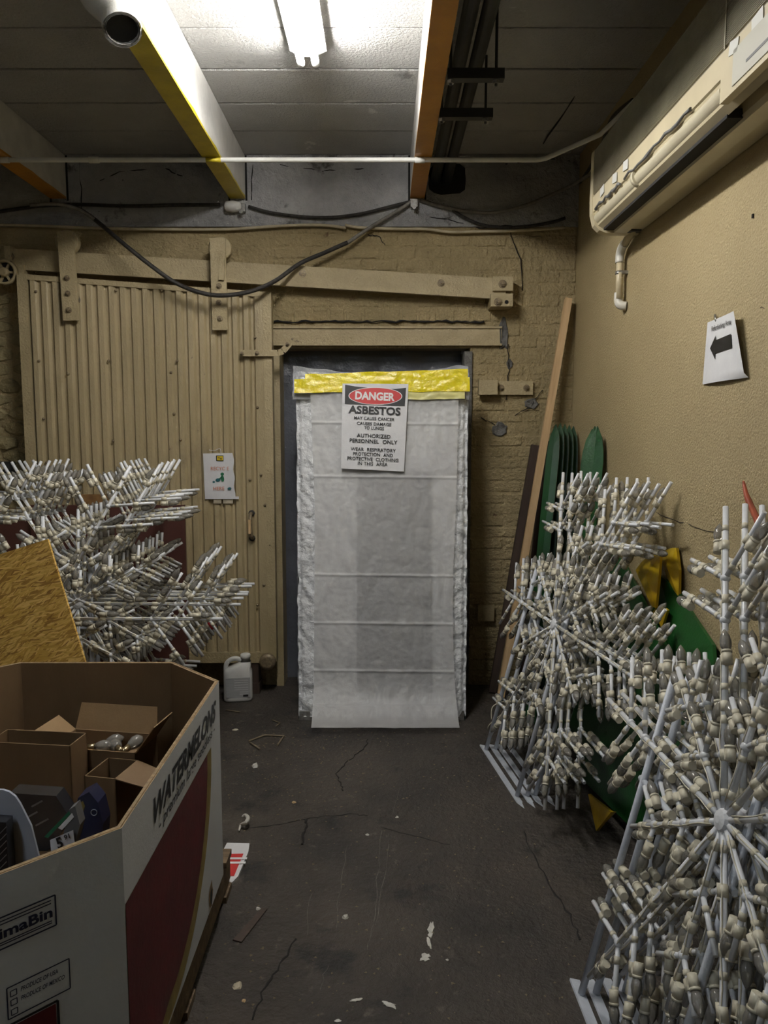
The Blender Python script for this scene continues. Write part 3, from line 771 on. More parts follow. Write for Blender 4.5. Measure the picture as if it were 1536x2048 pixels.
# grey backing showing through, and the hanging flap
def gb(u, v):
    x = -.140 + .41 * u; z = .16 + 1.22 * v
    if v < .05: x = -.140 + .045 * (1 - v / .05) ** 2 * (1 - u) + .41 * u
    return Vector((x, -.036 + .002 * noise.noise((x * 9, z * 9, 0)), z))
part(MB().grid(gb, 10, 60), 'grey_backing', 'grey_backing', pan, local=True)
creases = [1.645, 1.345, .80, .535, .275]
def flap(u, v):
    z = 1.87 * v
    xl = -.405 + (.03 if z < 1.2 else .03 * (1.9 - z) / .7); xr = .43 - (.02 if z < 1.2 else .02 * (1.9 - z) / .7) - .02 * math.sin(PI * min(1, z / 1.2))
    x = xl + (xr - xl) * u
    y_ = -.052 + .007 * noise.noise((x * 5, z * 4 + x * 5, 8)) + .005 * (1 - abs(noise.noise((x * 11 + z * 4, z * 5 - x * 9, 2))) * 2.2) + .002 * noise.noise((x * 40, z * 40, 2))
    for c in creases:
        d = (z + .012 * x - c) / .0065
        y_ -= .006 * math.exp(-d * d)
    if z < .25:
        k = (1 - z / .25); y_ -= .16 * k * k
        y_ -= lean * 0
    zz = max(z, .0)
    if z < .10: zz = .004 + .10 * (z / .10) ** 1.5 * 1.0
    return Vector((x, y_, zz + .002 - (y_ * math.sin(lean) * .0)))
fl = MB().grid(flap, 100, 400)
# keep the toe of the flap on the floor after the lean
Mp = ROOTM[pan.name]; inv = Mp.inverted()
for i, q in enumerate(fl.v):
    w_ = Mp @ q
    if w_.z < .004: w_.z = .004; fl.v[i] = inv @ w_
part(fl, 'hanging_flap', 'flap_plastic', pan, local=True)
# metal foot showing at the bottom
part(MB().box2((-PW0 + .005, -.012, .0), (PW0 - .01, .04, .05)), 'foot_channel', 'steel', pan, local=True)

# DANGER sign
sg_c = [P(686, 768, 4.34), P(817, 768, 4.34), P(808, 942, 4.29), P(682, 936, 4.29)]
# plane of the panel face, a little in front
n_face = (Mp.to_3x3() @ Vector((0, -1, 0))).normalized()
p_face = Mp @ Vector((0, -.068, 1))
def sp(px, py, o=0): return PP(px, py, p_face + n_face * o, n_face)
tl, tr_, br_, bl_ = sp(685, 767), sp(817, 768), sp(808, 943), sp(682, 937)
sg = thing('danger_sign', 'white DANGER ASBESTOS warning paper on the wrapped panel', 'sign', bl_)
def fn(u, v):
    a = bl_.lerp(br_, u); b_ = tl.lerp(tr_, u); p = a.lerp(b_, v)
    return p + n_face * (.0012 * noise.noise((u * 6, v * 8, 1)))
part(MB().grid(fn, 16, 20), 'paper_sheet', 'paper', sg)
def sq(u, v, o): return bl_.lerp(br_, u).lerp(tl.lerp(tr_, u), v) + n_face * o
def quadpart(u0, v0, u1, v1, o, nm, m_):
    vs = [sq(u0, v0, o), sq(u1, v0, o), sq(u1, v1, o), sq(u0, v1, o)]
    return part(MB().add(vs, [(0, 1, 2, 3)]), nm, m_, sg)
bk = [sq(.04, .76, .003), sq(.96, .745, .003), sq(.965, .955, .003), sq(.80, .94, .003), sq(.5, .945, .003), sq(.2, .965, .003), sq(.04, .985, .003)]
part(MB().add(bk, [list(range(7))]), 'black_field', 'print_black', sg)
def ell(cu, cv, ru, rv, o, nm, m_):
    part(MB().add([sq(cu + ru * math.cos(2 * PI * k / 40), cv + rv * math.sin(2 * PI * k / 40), o) for k in range(40)], [list(range(40))]), nm, m_, sg)
ell(.505, .855, .41, .102, .0036, 'oval_border', 'print_white')
ell(.505, .855, .397, .095, .0042, 'oval', 'print_red')
rt = (br_ - bl_).normalized(); upv = (tl - bl_).normalized(); sw_ = (tr_ - tl).length; sh = (tl - bl_).length
def sl(s, v, w_, h, m_='print_black', o=.0036, bold=0., u=.5):
    lettering(s, sg, sq(u, v, 0), rt, upv, w_ * sw_, h * sh, m_, off=o, bold=bold)
sl('DANGER', .853, .60, .098, 'print_white', .0048, .04)
sl('ASBESTOS', .688, .79, .095, bold=.035)
sl('MAY CAUSE CANCER', .593, .61, .037, bold=.016)
sl('CAUSES DAMAGE', .532, .52, .037, bold=.016)
sl('TO LUNGS', .483, .30, .037, bold=.016)
sl('AUTHORIZED', .392, .51, .045, bold=.018)
sl('PERSONNEL  ONLY', .330, .72, .045, bold=.018)
sl('WEAR  RESPIRATORY', .232, .68, .041, bold=.016)
sl('PROTECTION  AND', .178, .60, .041, bold=.016)
sl('PROTECTIVE  CLOTHING', .123, .77, .041, bold=.016)
sl('IN THIS  AREA', .070, .45, .041, bold=.016)

# ================================================================== AIR CONDITIONER
AY0, AY1 = 1.65, 3.60
fx = P(1184, 330, AY1).x
za = P(1184, 400, AY1).z; zt_ = P(1184, 308, AY1).z; zm = P(1186, 432, AY1).z
zbm = PX(1280, 465, RX).z
ac = thing('air_conditioner', 'long beige wall air conditioner with ribbed grille high on the tan wall', 'air conditioner', (RX, 2.6, zbm))
m = MB()
profl = [(RX - .004, zt_ + .0), (fx + .012, zt_), (fx + .006, za), (fx + .006, zm), (fx + .022, zbm + .028), (fx + .048, zbm + .012), (fx + .06, zbm + .045), (fx + .085, zbm + .045), (fx + .09, zbm + .005), (RX - .004, zbm)]
m.prism([(x, AY0, z) for x, z in profl], (0, AY1 - .03 - AY0, 0)); part(m, 'casing', 'ac_beige', ac)
# rounded end cap
prof2 = [(RX - .004, zt_ + .006), (fx + .004, zt_ + .006), (fx - .003, zt_), (fx - .006, za), (fx - .005, zm), (fx + .008, zbm + .03), (fx + .03, zbm + .008), (fx + .06, zbm - .004), (RX - .004, zbm - .006)]
part(MB().prism([(x, AY1 - .045, z) for x, z in prof2], (0, .045, 0)), 'end_cap', 'ac_beige', ac)
YS = 2.22
n = 34
g = MB(); g.box2((fx + .002, AY0, za + .004), (fx + .01, AY1 - .05, zt_ - .003)); part(g, 'grille_back', 'ac_grille', ac)
g = MB()
for k in range(n):
    zz = za + .008 + (zt_ - za - .012) * (k + .5) / n
    g.prism([(fx + .003, AY0, zz - .0025), (fx - .004, AY0, zz - .001), (fx - .004, AY0, zz + .001), (fx + .003, AY0, zz + .002)], (0, AY1 - .05 - AY0, 0))
part(g, 'grille_slats', 'ac_grille', ac, kind='stuff')
part(MB().box2((fx - .006, YS - .004, za), (fx + .004, YS + .004, zt_)), 'grille_divider', 'ac_grille', ac)
part(MB().prism([(fx - .004, AY0, za - .002), (fx + .006, AY0, za + .006), (fx + .01, AY0, zm), (fx - .001, AY0, zm + .004)], (0, AY1 - .04 - AY0, 0)), 'trim_strip', 'ac_beige', ac)
lo = MB(); k = 10; arc = []
for i in range(k + 1):
    a = PI * (1.0 + .42 * i / k); arc.append((fx + .034 + .032 * math.cos(a), zm - .016 + .032 * math.sin(a)))
arc += [(x + .006, z + .008) for x, z in arc[::-1]]
for nm, ya, yb in (('louver', 2.26, 3.0), ('louver', 3.01, AY1 - .05)):
    part(MB().prism([(x, ya, z) for x, z in arc], (0, yb - ya, 0)), nm, 'ac_louver', ac)
part(MB().tube([(fx + .03, 2.995, zm - .016), (fx + .03, 3.02, zm - .016)], .037, 18), 'louver_joint', 'ac_louver', ac)
part(MB().box2((fx + .044, 2.30, zbm + .004), (fx + .09, AY1 - .06, zbm + .03)), 'outlet_slot', 'dark_gap', ac)
part(MB().prism([(fx + .086, AY0, zbm + .012), (fx + .094, AY0, zbm - .004), (fx + .15, AY0, zbm - .006), (fx + .15, AY0, zbm + .01)], (0, AY1 - .05 - AY0, 0)), 'bottom_panel', 'ac_louver', ac)
part(MB().box2((fx - .004, AY0, zbm + .016), (fx + .02, 2.24, za - .002)), 'control_cover', 'ac_beige', ac)
part(MB().box2((fx - .007, 1.75, zbm + .03), (fx - .003, 2.16, za - .03)), 'display_panel', 'ac_panel', ac)
part(MB().box2((fx - .008, 1.86, zbm + .055), (fx - .0065, 2.08, zbm + .062)), 'display_slot', 'print_grey', ac)
for yy in (3.40, 3.22, 3.08, 2.16, 2.03):
    part(MB().box((fx - .006, yy, za - .018 + random.uniform(-.006, .006)), (.002, random.uniform(.045, .06), .035), Matrix.Rotation(random.uniform(-.2, .2), 3, 'X')), 'tape_piece', 'paper_thin_tape', ac)
for ya, yb, dz in ((2.45, 3.1, .0), (3.15, 3.5, .002)):
    pts = []
    for i in range(13): pts.append((fx - .0035, ya + (yb - ya) * i / 12, zm + .006 + random.uniform(-.006, .01)))
    part(MB().tube(pts, [random.uniform(.003, .009) for _ in pts], 6), 'peeling_edge', 'print_grey', ac)
# drain pipe
d0 = P(1272, 468, 3.56); dpz = thing('drain_pipe', 'white plastic drain pipe elbow below the air conditioner', 'pipe', (RX - .03, 3.56, 2.2))
DX = RX - .035
q1 = PX(1268, 470, DX); q2 = PX(1240, 502, DX); q3 = PX(1238, 598, DX)
q1.z = zbm + .01
part(MB().tube([q1, q2 + (q1 - q2) * .25], .0165, 12), 'pipe_run', 'pvc_tan', dpz)
part(MB().tube([Vector((DX, q2.y, q2.z - .045)), Vector((DX, q3.y, q3.z))], .0165, 12), 'pipe_run', 'pvc_tan', dpz)
part(MB().tube(smooth_path([q2 + (q1 - q2) * .35, q2 + (q1 - q2) * .12, q2 + Vector((0, 0, -.02)), Vector((DX, q2.y, q2.z - .055))], 4), .0205, 12), 'elbow', 'pvc', dpz)
q3 = Vector((DX, q2.y, q3.z))
part(MB().tube(smooth_path([q3 + Vector((0, 0, .03)), q3 + Vector((0, 0, -.012)), q3 + Vector((.012, -.01, -.03)), q3 + Vector((.034, -.02, -.034))], 4), .0205, 12), 'elbow', 'pvc', dpz)
qm = Vector((DX, q2.y, PX(1240, 545, DX).z))
mm = MB().tube([qm + Vector((0, 0, .008)), qm - Vector((0, 0, .008))], .019, 12); mm.box(qm + Vector((.02, -.014, 0)), (.03, .02, .014))
part(mm, 'pipe_clip', 'steel', dpz)
part(MB().box(q1 + Vector((0, 0, .0)), (.05, .05, .03)), 'drain_outlet', 'black_pipe', dpz)

# Refurbishing Area sign on the right wall
def wp(px, py, o=.006): return PX(px, py, RX - o)
c = [wp(1415, 645), wp(1484, 622), wp(1497, 755), wp(1405, 769)]
c[1].x -= .015
ar = thing('area_sign', 'white Refurbishing Area paper sign with black arrow on the tan wall', 'sign', c[3])
def aq(u, v, o=0.): 
    p = c[3].lerp(c[2], u).lerp(c[0].lerp(c[1], u), v)
    return p + Vector((-o - .010 * math.sin(PI * u) * (1 - v) - .012 * u * u * (v > .0), 0, 0))
part(MB().grid(lambda u, v: aq(u, v), 14, 14), 'paper_sheet', 'paper', ar)
arr = [(.19, .56), (.37, .74), (.36, .66), (.84, .68), (.83, .47), (.36, .45), (.37, .36)]
part(MB().add([aq(u, v, .003) for u, v in arr], [(0, 1, 2, 5, 6), (2, 3, 4, 5)]), 'arrow', 'print_black', ar)
rt2 = (c[1] - c[0]).normalized(); rt2 = Vector((0, rt2.y, rt2.z)).normalized()
lettering('Refurbishing Area', ar, aq(.53, .85, .008), rt2, (0, 0, 1), (c[1] - c[0]).length * .74, .026, 'print_black', bold=.012, warp=lambda a, b: aq(.20 + .68 * a, .80 + .105 * b, .003))
part(MB().tube([wp(1430, 630, .008), wp(1432, 642, .012)], .004, 5), 'pin', 'steel', ar)
# seam, nail and marks of the right wall
wr = bpy.data.objects['wall_right']
crack(wr, [PX(1300, 1022, RX - .0005), PX(1360, 1043, RX - .0005), PX(1430, 1064, RX - .0005)], .002)
crack(wr, [PX(1500, 625, RX), PX(1540, 612, RX)], .0015)
part(MB().box(PX(1506, 432, RX - .002), (.006, .008, .012)), 'nail_hole', 'crack', wr)

# ================================================================== SNOWFLAKES
R_, HUB = .77, .78
VM = ((.46, .245), (.57, .20))
VS = ((.17, .13), (.32, .12))
SL = .45
ANG = math.radians(56)
def pol(o, a, r): return Vector((o[0] + math.cos(a) * r, 0, o[2] + math.sin(a) * r))
def arm_mesh(L, V, r):
    m = MB(); m.tube([(.0, 0, 0), (L, 0, 0)], r, 7)
    for (d, l) in V:
        for s in (-1, 1): m.tube([(d, 0, 0), pol((d, 0, 0), s * ANG, l)], r * .9, 6)
        m.lathe([(.003, -r * 1.5), (r * 1.5, -r * .8), (r * 1.5, r * .8), (.003, r * 1.5)], 7, Matrix.Translation((d, 0, 0)))
    return m
def wraps(L, V, r):
    m = MB()
    def band(o, a, d, l): m.tube([pol(o, a, d), pol(o, a, d + l)], r * 1.14, 6)
    d = .05
    while d < L - .06:
        band((0, 0, 0), 0, d, random.uniform(.012, .025)); d += random.uniform(.05, .09)
    for (q, l) in V:
        for s in (-1, 1):
            e = .03
            while e < l - .04: band((q, 0, 0), s * ANG, e, random.uniform(.01, .02)); e += random.uniform(.05, .08)
    # thin cord following the rod
    pts = [(d_ * .02, -r * .9 + .001 * math.sin(d_ * 1.3), r * .6 + .002 * math.sin(d_ * .9)) for d_ in range(2, int(L / .02) - 2)]
    m.tube(pts, .0018, 4)
    return m
RR = .0078
ARM = arm_mesh(R_, VM, RR).mesh('arm', 'flake_white'); SPK = arm_mesh(SL, VS, RR * .95).mesh('spoke', 'flake_white')
ARMW = wraps(R_, VM, RR).mesh('cord_wraps', 'cream'); SPKW = wraps(SL, VS, RR).mesh('cord_wraps', 'cream')
hubm = MB().lathe([(.008, -.016), (.022, -.012), (.030, 0), (.022, .012), (.008, .016)], 12, Matrix.Rotation(PI / 2, 4, 'X'), smooth=False).mesh('hub', 'flake_white')
# a holder (local +x along the rod, offset side +z) and its bulb
hm = MB(); hm.tube([(-.012, 0, 0), (.012, 0, 0)], RR * 1.3, 8)
hm.box((0, -.002, .012), (.024, .014, .016))
hm.tube([(-.016, -.003, .021), (.012, -.003, .021)], .0115, 9); hm.tube([(.012, -.003, .021), (.018, -.003, .021)], .0125, 9)
HOLD = hm.mesh('bulb_holder', 'cream')
MBL = Matrix.Translation((.016, -.003, .021)) @ Matrix.Rotation(PI / 2, 4, 'Y')
BULB = MB().lathe([(.009, 0), (.0130, .012), (.0138, .022), (.0112, .036), (.006, .046), (.0015, .053)], 9, MBL).mesh('bulb', 'bulb_glass')
# mounting frame on the back: two legs, floor bar with bent foot, cross bar
LEG = MB().tube([(0, 0, .012), (0, 0, .97)], .0105, 8).mesh('mounting_leg', 'tube_white')
CROSS = MB().tube([(-.47, 0, 0), (.07, 0, 0)], .009, 8).mesh('cross_tube', 'tube_white')
BAR = MB().prism([(-.51, -.016, .003), (.10, -.016, .003), (.10, .016, .003), (-.51, .016, .003)], (0, 0, .007)).prism([(.10, -.016, .003), (.20, .015, -.0), (.20, .047, -.0), (.10, .016, .003)], (0, 0, .006)).mesh('floor_bar', 'tube_white')
def holder_spots():
    out = []
    k = 0
    for i in range(6):
        a = i * PI / 3
        def on(L, V, a, stem, side):
            nonlocal k
            for d in stem:
                out.append((a, pol((0, 0, 0), a, d), 1 if k % 2 else -1)); k += 1
            for (q, l), ds in zip(V, side):
                o = pol((0, 0, 0), a, q)
                for s in (-1, 1):
                    for d in ds: out.append((a + s * ANG, pol(o, a + s * ANG, d), s)); k += 1
        on(R_, VM, a, (.14, .25, .36, .66), ((.10, .19), (.12,)))
        on(SL, VS, a + PI / 6, (.25, .39), ((.07,), (.06,)))
    return out
SPOTS = holder_spots()
def snowflake(label, group, loc, rot, turn=0., seed=0, legs=True, cream=1):
    rnd = random.Random(seed)
    t = thing('snowflake', label, 'snowflake', loc, rot, group)
    C = Matrix.Translation((0, 0, HUB)) @ Matrix.Rotation(-turn, 4, 'Y')
    for i in range(6):
        a = i * PI / 3
        Ma = C @ Matrix.Rotation(-a, 4, 'Y')
        o = link('arm', ARM, t, Ma); link('cord_wraps', ARMW, o)
        Mb = C @ Matrix.Rotation(-(a + PI / 6), 4, 'Y')
        o = link('spoke', SPK, t, Mb); link('cord_wraps', SPKW, o)
    link('hub', hubm, t, C)
    for (a, p, s) in SPOTS:
        if rnd.random() < .05: continue
        M_ = C @ Matrix.Translation(p) @ Matrix.Rotation(-a, 4, 'Y') @ Matrix.Rotation(rnd.uniform(-.45, .45) + (0 if s > 0 else PI), 4, 'X') @ Matrix.Rotation(rnd.uniform(-.12, .12), 4, 'Z')
        h = link('bulb_holder', HOLD, t, M_)
        if rnd.random() > .03: link('bulb', BULB, h)
    if legs:
        for x in (-.45, .05): link('mounting_leg', LEG, t, Matrix.Translation((x, .026, 0)))
        link('cross_tube', CROSS, t, Matrix.Translation((0, .026, HUB - .12)))
        link('floor_bar', BAR, t, Matrix.Translation((0, .026, 0)))
    return t
ORD = ['frontmost', 'second from the front', 'third from the front', 'fourth from the front', 'fifth from the front', 'sixth from the front', 'seventh from the front', 'rearmost']
def stack(n, base, step, rot, place, seed, jitter=.02, turns=None):
    for k in range(n):
        o_ = 'rearmost' if k == n - 1 else ORD[k]
        rnd = random.Random(seed + k)
        loc = Vector(base) + Vector(step) * k + Vector((rnd.uniform(-jitter, jitter), rnd.uniform(-jitter, jitter) * .3, 0))
        snowflake('white snowflake frame, %s of the stack %s' % (o_, place), 'snowflakes stacked ' + place, loc, rot, (turns[k] if turns else rnd.uniform(-.015, .015)), seed + k)
# right wall, far stack and near stack
def bk2(a): return Vector((-math.sin(a), math.cos(a), 0))
phi, phn = math.radians(-82), math.radians(-88)
stack(4, (.552, 3.27, 0), bk2(phi) * .042, (-math.radians(15), 0, phi), 'by the lumber stick', 100, .006)
stack(5, (.555, 1.585, 0), bk2(phn) * .042, (-math.radians(14), 0, phn), 'at the right edge', 200, .006)
# left stack against the corrugated door
lc = P(160, 1210, 3.62)
stack(6, (lc.x, 3.55, 0), (-.0, .085, 0), (-math.radians(4), 0, math.radians(2)), 'before the corrugated door', 300, .006)
lf = P(92, 1285, 3.28)
snowflake('white snowflake frame low behind the particle board, in front of its stack', 'snowflakes stacked before the corrugated door', (lf.x, 3.27, lf.z - HUB + .001 if lf.z > HUB else 0), (-.03, 0, 0), 0., 400)
a = P(425, 1252, 3.75)
single(MB().tube([a + Vector((-.014, 0, .022)), a + Vector((.008, 0, -.012))], .015, 8), 'red_tape', 'red_tape', 'bit of red tape on a snowflake tip by the jug', 'tape', a)

# ================================================================== BIN OF WATERMELONS WITH ITS LOAD
BX, Y0, Y1, CH, BZ, RZ = -.53, 1.28, 2.60, .20, .14, .80
XL = -1.46
TH = .012
oct_ = [(BX, Y0 + CH), (BX, Y1 - CH), (BX - CH, Y1), (XL + CH, Y1), (XL, Y1 - CH), (XL, Y0 + CH), (XL + CH, Y0), (BX - CH, Y0)]
cen = Vector(((BX + XL) / 2, (Y0 + Y1) / 2, 0))
def inset(p, d):
    x, y_ = p
    return Vector((cen.x + (x - cen.x) * (1 - d / ((BX - XL) / 2)), cen.y + (y_ - cen.y) * (1 - d / ((Y1 - Y0) / 2)), 0))
bn = thing('cardboard_bin', 'large octagonal white cardboard WATERMELONS bin on a pallet', 'bin', (cen.x, cen.y, BZ))
for i in range(8):
    p, q = Vector((*oct_[i], 0)), Vector((*oct_[(i + 1) % 8], 0)); pi_, qi = inset(oct_[i], TH), inset(oct_[(i + 1) % 8], TH)
    mm = MB(); zL = Vector((0, 0, BZ + .002)); zH = Vector((0, 0, RZ))
    vs = [p + zL, q + zL, qi + zL, pi_ + zL, p + zH, q + zH, qi + zH, pi_ + zH]
    mm.add(vs, [(0, 1, 5, 4)], mi=0); mm.add(vs, [(2, 3, 7, 6)], mi=1); mm.add(vs, [(4, 5, 6, 7), (0, 3, 2, 1)], mi=2)
    part(mm, 'side_panel', ['card_white', 'card_brown', 'card_edge'], bn)
part(MB().prism([inset(q, TH) + Vector((0, 0, BZ + .002)) for q in oct_], (0, 0, .008)), 'bottom', 'card_brown', bn)
# corrugation lines on the rim
for i in (7, 0, 1, 2):
    p, q = inset(oct_[i], .004) + Vector((0, 0, RZ)), inset(oct_[(i + 1) % 8], .004) + Vector((0, 0, RZ))
    part(MB().tube([p, q], .0014, 4), 'rim_ply', 'card_brown_light', bn)
# print on the long right face
FX = BX + .0012
def fp(px, py): return PX(px, py, FX)
YA, YB = Y0 + CH, Y1 - CH
far = fp(425, 1597); near = fp(235, 1795)
zs = .635; yc = (YA + YB) / 2 - .18; rad = (far.y - yc)
def disc(r, o, nm, m_):
    pts = []
    for k in range(41):
        a = -PI / 2 * 1.0 + PI / 2 * k / 40
        y_, z = yc + r * math.cos(a), zs + r * .95 * math.sin(a)
        pts.append((y_, z))
    pts = [(max(YA + .001, y_), max(BZ + .004, z)) for y_, z in pts] + [(YA + .001, zs - (.0 if r < rad else .0))]
    pts2 = []
    for p in pts:
        if not pts2 or (abs(p[0] - pts2[-1][0]) + abs(p[1] - pts2[-1][1])) > 1e-4: pts2.append(p)
    pts2.append((YA + .001, BZ + .004)) if pts2[0][1] > BZ + .01 else None
    part(MB().add([(BX + o, y_, z) for y_, z in pts2], [list(range(len(pts2)))]), nm, m_, bn)
disc(rad, .0010, 'melon_rind_print', 'melon_rind'); disc(rad - .055, .0016, 'melon_flesh_print', 'melon_red')
la_, lb_ = fp(291, 1640), fp(425, 1450)
lettering('WATERMELONS', bn, (FX, (1.66 + 2.37) / 2, .728), (0, 1, 0), (0, 0, 1), .66, .062, 'print_black', off=.0006, bold=.035, shear=.35)
lettering('- premium large seedless -', bn, (FX, (1.66 + 2.37) / 2 + .005, .672), (0, 1, 0), (0, 0, 1), .60, .036, 'print_black', off=.0006, bold=.018, shear=.25)
tear = fp(422, 1790)
mm = MB(); ring = []
for k in range(14):
    a = 2 * PI * k / 14; ring.append((BX + .0015, tear.y + .028 * math.cos(a) * random.uniform(.6, 1.2), tear.z + .045 * math.sin(a) * random.uniform(.7, 1.2)))
mm.add(ring, [list(range(14))]); part(mm, 'torn_spot', 'card_edge', bn)
mm = MB(); mm.add([(q[0] + .001, tear.y + (q[1] - tear.y) * .5, tear.z + (q[2] - tear.z) * .65 - .005) for q in ring], [list(range(14))]); part(mm, 'torn_hole', 'dark_gap', bn)
# print on the near chamfer
cn = Vector((1, -1, 0)).normalized(); crt = Vector((1, 1, 0)).normalized(); c0 = Vector((BX, Y0 + CH, 0))
def cp(px, py, o=.0012): return PP(px, py, c0 + cn * o, cn)
def frame_lines(q, w_, nm, closed=True, m_='navy'):
    mm = MB(); q = [Vector(p) for p in q]
    for i in range(len(q) if closed else len(q) - 1):
        a, b_ = q[i], q[(i + 1) % len(q)]; t_ = (b_ - a).normalized(); s_ = t_.cross(cn) * w_ / 2
        mm.add([a - s_, b_ - s_, b_ + s_, a + s_], [(0, 1, 2, 3)])
    return part(mm, nm, m_, bn)
def cl(u, z, o=.0012): return c0 + cn * o + crt * u + Vector((0, 0, z))     # u <= 0 from the near corner
pA, pB = cp(110, 1790), cp(112, 1850)
def cu(p): return (p - c0).dot(crt), p.z
u1, zT = cu(pA); _, zB = cu(pB)
u0 = -.283
frame_lines([cl(u0 + .004, zT), cl(u1, zT), cl(u1, zB - .0), cl(u0 + .004, zB)], .003, 'logo_frame')
H_ = zT - zB
lettering('ClimaBin', bn, cl((u0 + u1) / 2 + .001, zB + H_ * .50), crt, (0, 0, 1), (u1 - u0) * .90, H_ * .36, 'navy', off=.0003, bold=.03)
for f_ in (.88, .78, .20, .13): frame_lines([cl(u0 + .012, zB + H_ * f_), cl(u1 - .008, zB + H_ * f_)], .0022, 'logo_rule', False)
pA, pB = cp(138, 1917), cp(140, 1975)
u1, zT = cu(pA); _, zB = cu(pB); ul = cu(cp(14, 1990))[0]
ul = max(ul, u0 + .03); zB = zT - .062
frame_lines([cl(ul, zT), cl(u1, zT), cl(u1, zB), cl(ul, zB)], .0025, 'origin_frame')
for k, s_ in enumerate(('PRODUCE OF USA', 'PRODUCE OF MEXICO')):
    zc_ = zT - .014 - k * .018
    frame_lines([cl(ul + .006, zc_ + .005), cl(ul + .017, zc_ + .005), cl(ul + .017, zc_ - .006), cl(ul + .006, zc_ - .006)], .0018, 'check_box')
    w_ = (u1 - ul - .034) * (.85 if k == 0 else 1)
    lettering(s_, bn, cl(ul + .024 + w_ / 2, zc_), crt, (0, 0, 1), w_, .009, 'navy', off=.0003, bold=.012, shear=.2)
frame_lines([cl(ul + .006, zT - .046), cl(ul + .017, zT - .046), cl(ul + .017, zT - .057), cl(ul + .006, zT - .057)], .0018, 'check_box')
mm = MB(); z1_ = zB - .012; z0_ = BZ + .006
frame_lines([cl(ul - .02, z1_), cl(u1 - .025, z1_), cl(u1 - .025, z0_), cl(ul - .02, z0_)], .005, 'picture_frame', m_='print_black')
mm = MB().add([cl(ul - .016, z0_), cl(u1 - .029, z0_), cl(u1 - .029, z1_ - .004), cl(ul - .016, z1_ - .004)], [(0, 1, 2, 3)]); part(mm, 'picture_print', 'melon_red', bn)

# pallet
pt = thing('pallet', 'worn wooden pallet under the white cardboard bin', 'pallet', (cen.x, cen.y, 0))
y_ = Y0 + .02
while y_ < Y1 - .05:
    part(MB().box2((XL + .03, y_, BZ - .02), (BX - .005, y_ + .09, BZ)), 'deck_board', 'pallet_wood', pt); y_ += .13
for x in (XL + .05, cen.x - .02, BX - .06):
    part(MB().box2((x, Y0 + .02, .022), (x + .045, Y1 - .02, BZ - .02)), 'stringer', 'pallet_wood', pt)
for y_ in (Y0 + .04, cen.y, Y1 - .14):
    part(MB().box2((XL + .03, y_, 0), (BX - .005, y_ + .09, .022)), 'bottom_board', 'pallet_wood', pt)

# load inside the bin: open cartons
def carton(label, corners, z0, z1, flaps, m_='card_brown', inner='card_brown_light', group='open cartons in the bin'):
    """corners: 4 plan points, clockwise from the near left; flaps: {side: (length, open angle)}"""
    q = [Vector((a, b_, 0)) for a, b_ in corners]; c_ = sum(q, Vector()) / 4
    t = thing('carton', label, 'carton', (c_.x, c_.y, z0), group=group)
    th_ = .004
    part(MB().prism([p + Vector((0, 0, z0)) for p in q], (0, 0, .005)), 'base', m_, t)
    for i in range(4):
        a, b_ = q[i], q[(i + 1) % 4]; n_ = ((a + b_) / 2 - c_); e_ = (b_ - a).normalized(); n_ = (n_ - e_ * n_.dot(e_)).normalized()
        part(MB().prism([a + Vector((0, 0, z0)), b_ + Vector((0, 0, z0)), b_ + Vector((0, 0, z1)), a + Vector((0, 0, z1))], -n_ * th_), 'wall', m_, t)
        if i in flaps:
            L_, an = flaps[i]
            d_ = (n_ * math.cos(an) + Vector((0, 0, math.sin(an)))) * L_
            a2, b2 = a + Vector((0, 0, z1)), b_ + Vector((0, 0, z1)); nn = e_.cross(d_).normalized()
            part(MB().prism([a2, b2, b2 + d_ - e_ * .01, a2 + d_ + e_ * .01], nn * .003), 'flap', inner if an > 0 else m_, t)
    return t
def near_edge(pa, pb, z, depth):
    a, b_ = PF(*pa, z), PF(*pb, z); e_ = (b_ - a).normalized(); n_ = Vector((-e_.y, e_.x, 0)) * depth
    return [(a.x, a.y), (b_.x, b_.y), (b_.x + n_.x, b_.y + n_.y), (a.x + n_.x, a.y + n_.y)]
cz = .62
fcn = near_edge((98, 1494), (270, 1506), cz, .15)
far_carton = carton('open brown carton of loose bulbs at the far side of the bin', fcn, BZ + .011, cz, {2: (.085, 1.25), 3: (.07, .75), 1: (.10, .95)})
carton('tall brown carton at the left of the bin', near_edge((-25, 1484), (140, 1492), .675, .10), BZ + .011, .675, {0: (.0, 0)} if False else {})
carton('small brown carton with a pale raised flap in the middle of the bin', near_edge((168, 1552), (231, 1558), .60, .13), BZ + .011, .60, {1: (.09, -.25)})
# bulbs in the far carton
def loose_bulb(p, rz, ry, label):
    t = thing('loose_bulb', label, 'bulb', p, (0, ry, rz), 'loose bulbs in the far carton')
    part(MB().lathe([(.011, 0), (.016, .01), (.021, .026), (.018, .042), (.004, .056)], 12), 'glass', 'bulb_glass', t, local=True)
    part(MB().lathe([(.004, -.03), (.010, -.024), (.011, 0)], 10), 'screw_cap', 'bulb_brass', t, local=True)
part(MB().prism([Vector((cen.x * 0 + p[0] * .97 + .03 * sum(q[0] for q in fcn) / 4, p[1] * .97 + .03 * sum(q[1] for q in fcn) / 4, .40)) for p in fcn], (0, 0, .17)), 'packing_layer', 'card_brown', far_carton)
for k, (px, py, rz, ry) in enumerate(((190, 1494, 0, 1.5), (212, 1487, .5, 1.4), (236, 1496, 2.2, 1.6), (258, 1494, 1.0, 1.3))):
    p = PF(px, py, .605)
    loose_bulb(p, rz, ry, 'loose clear bulb lying in the far carton, %s' % ('leftmost of four', 'second from left', 'third from left', 'rightmost of four')[k])
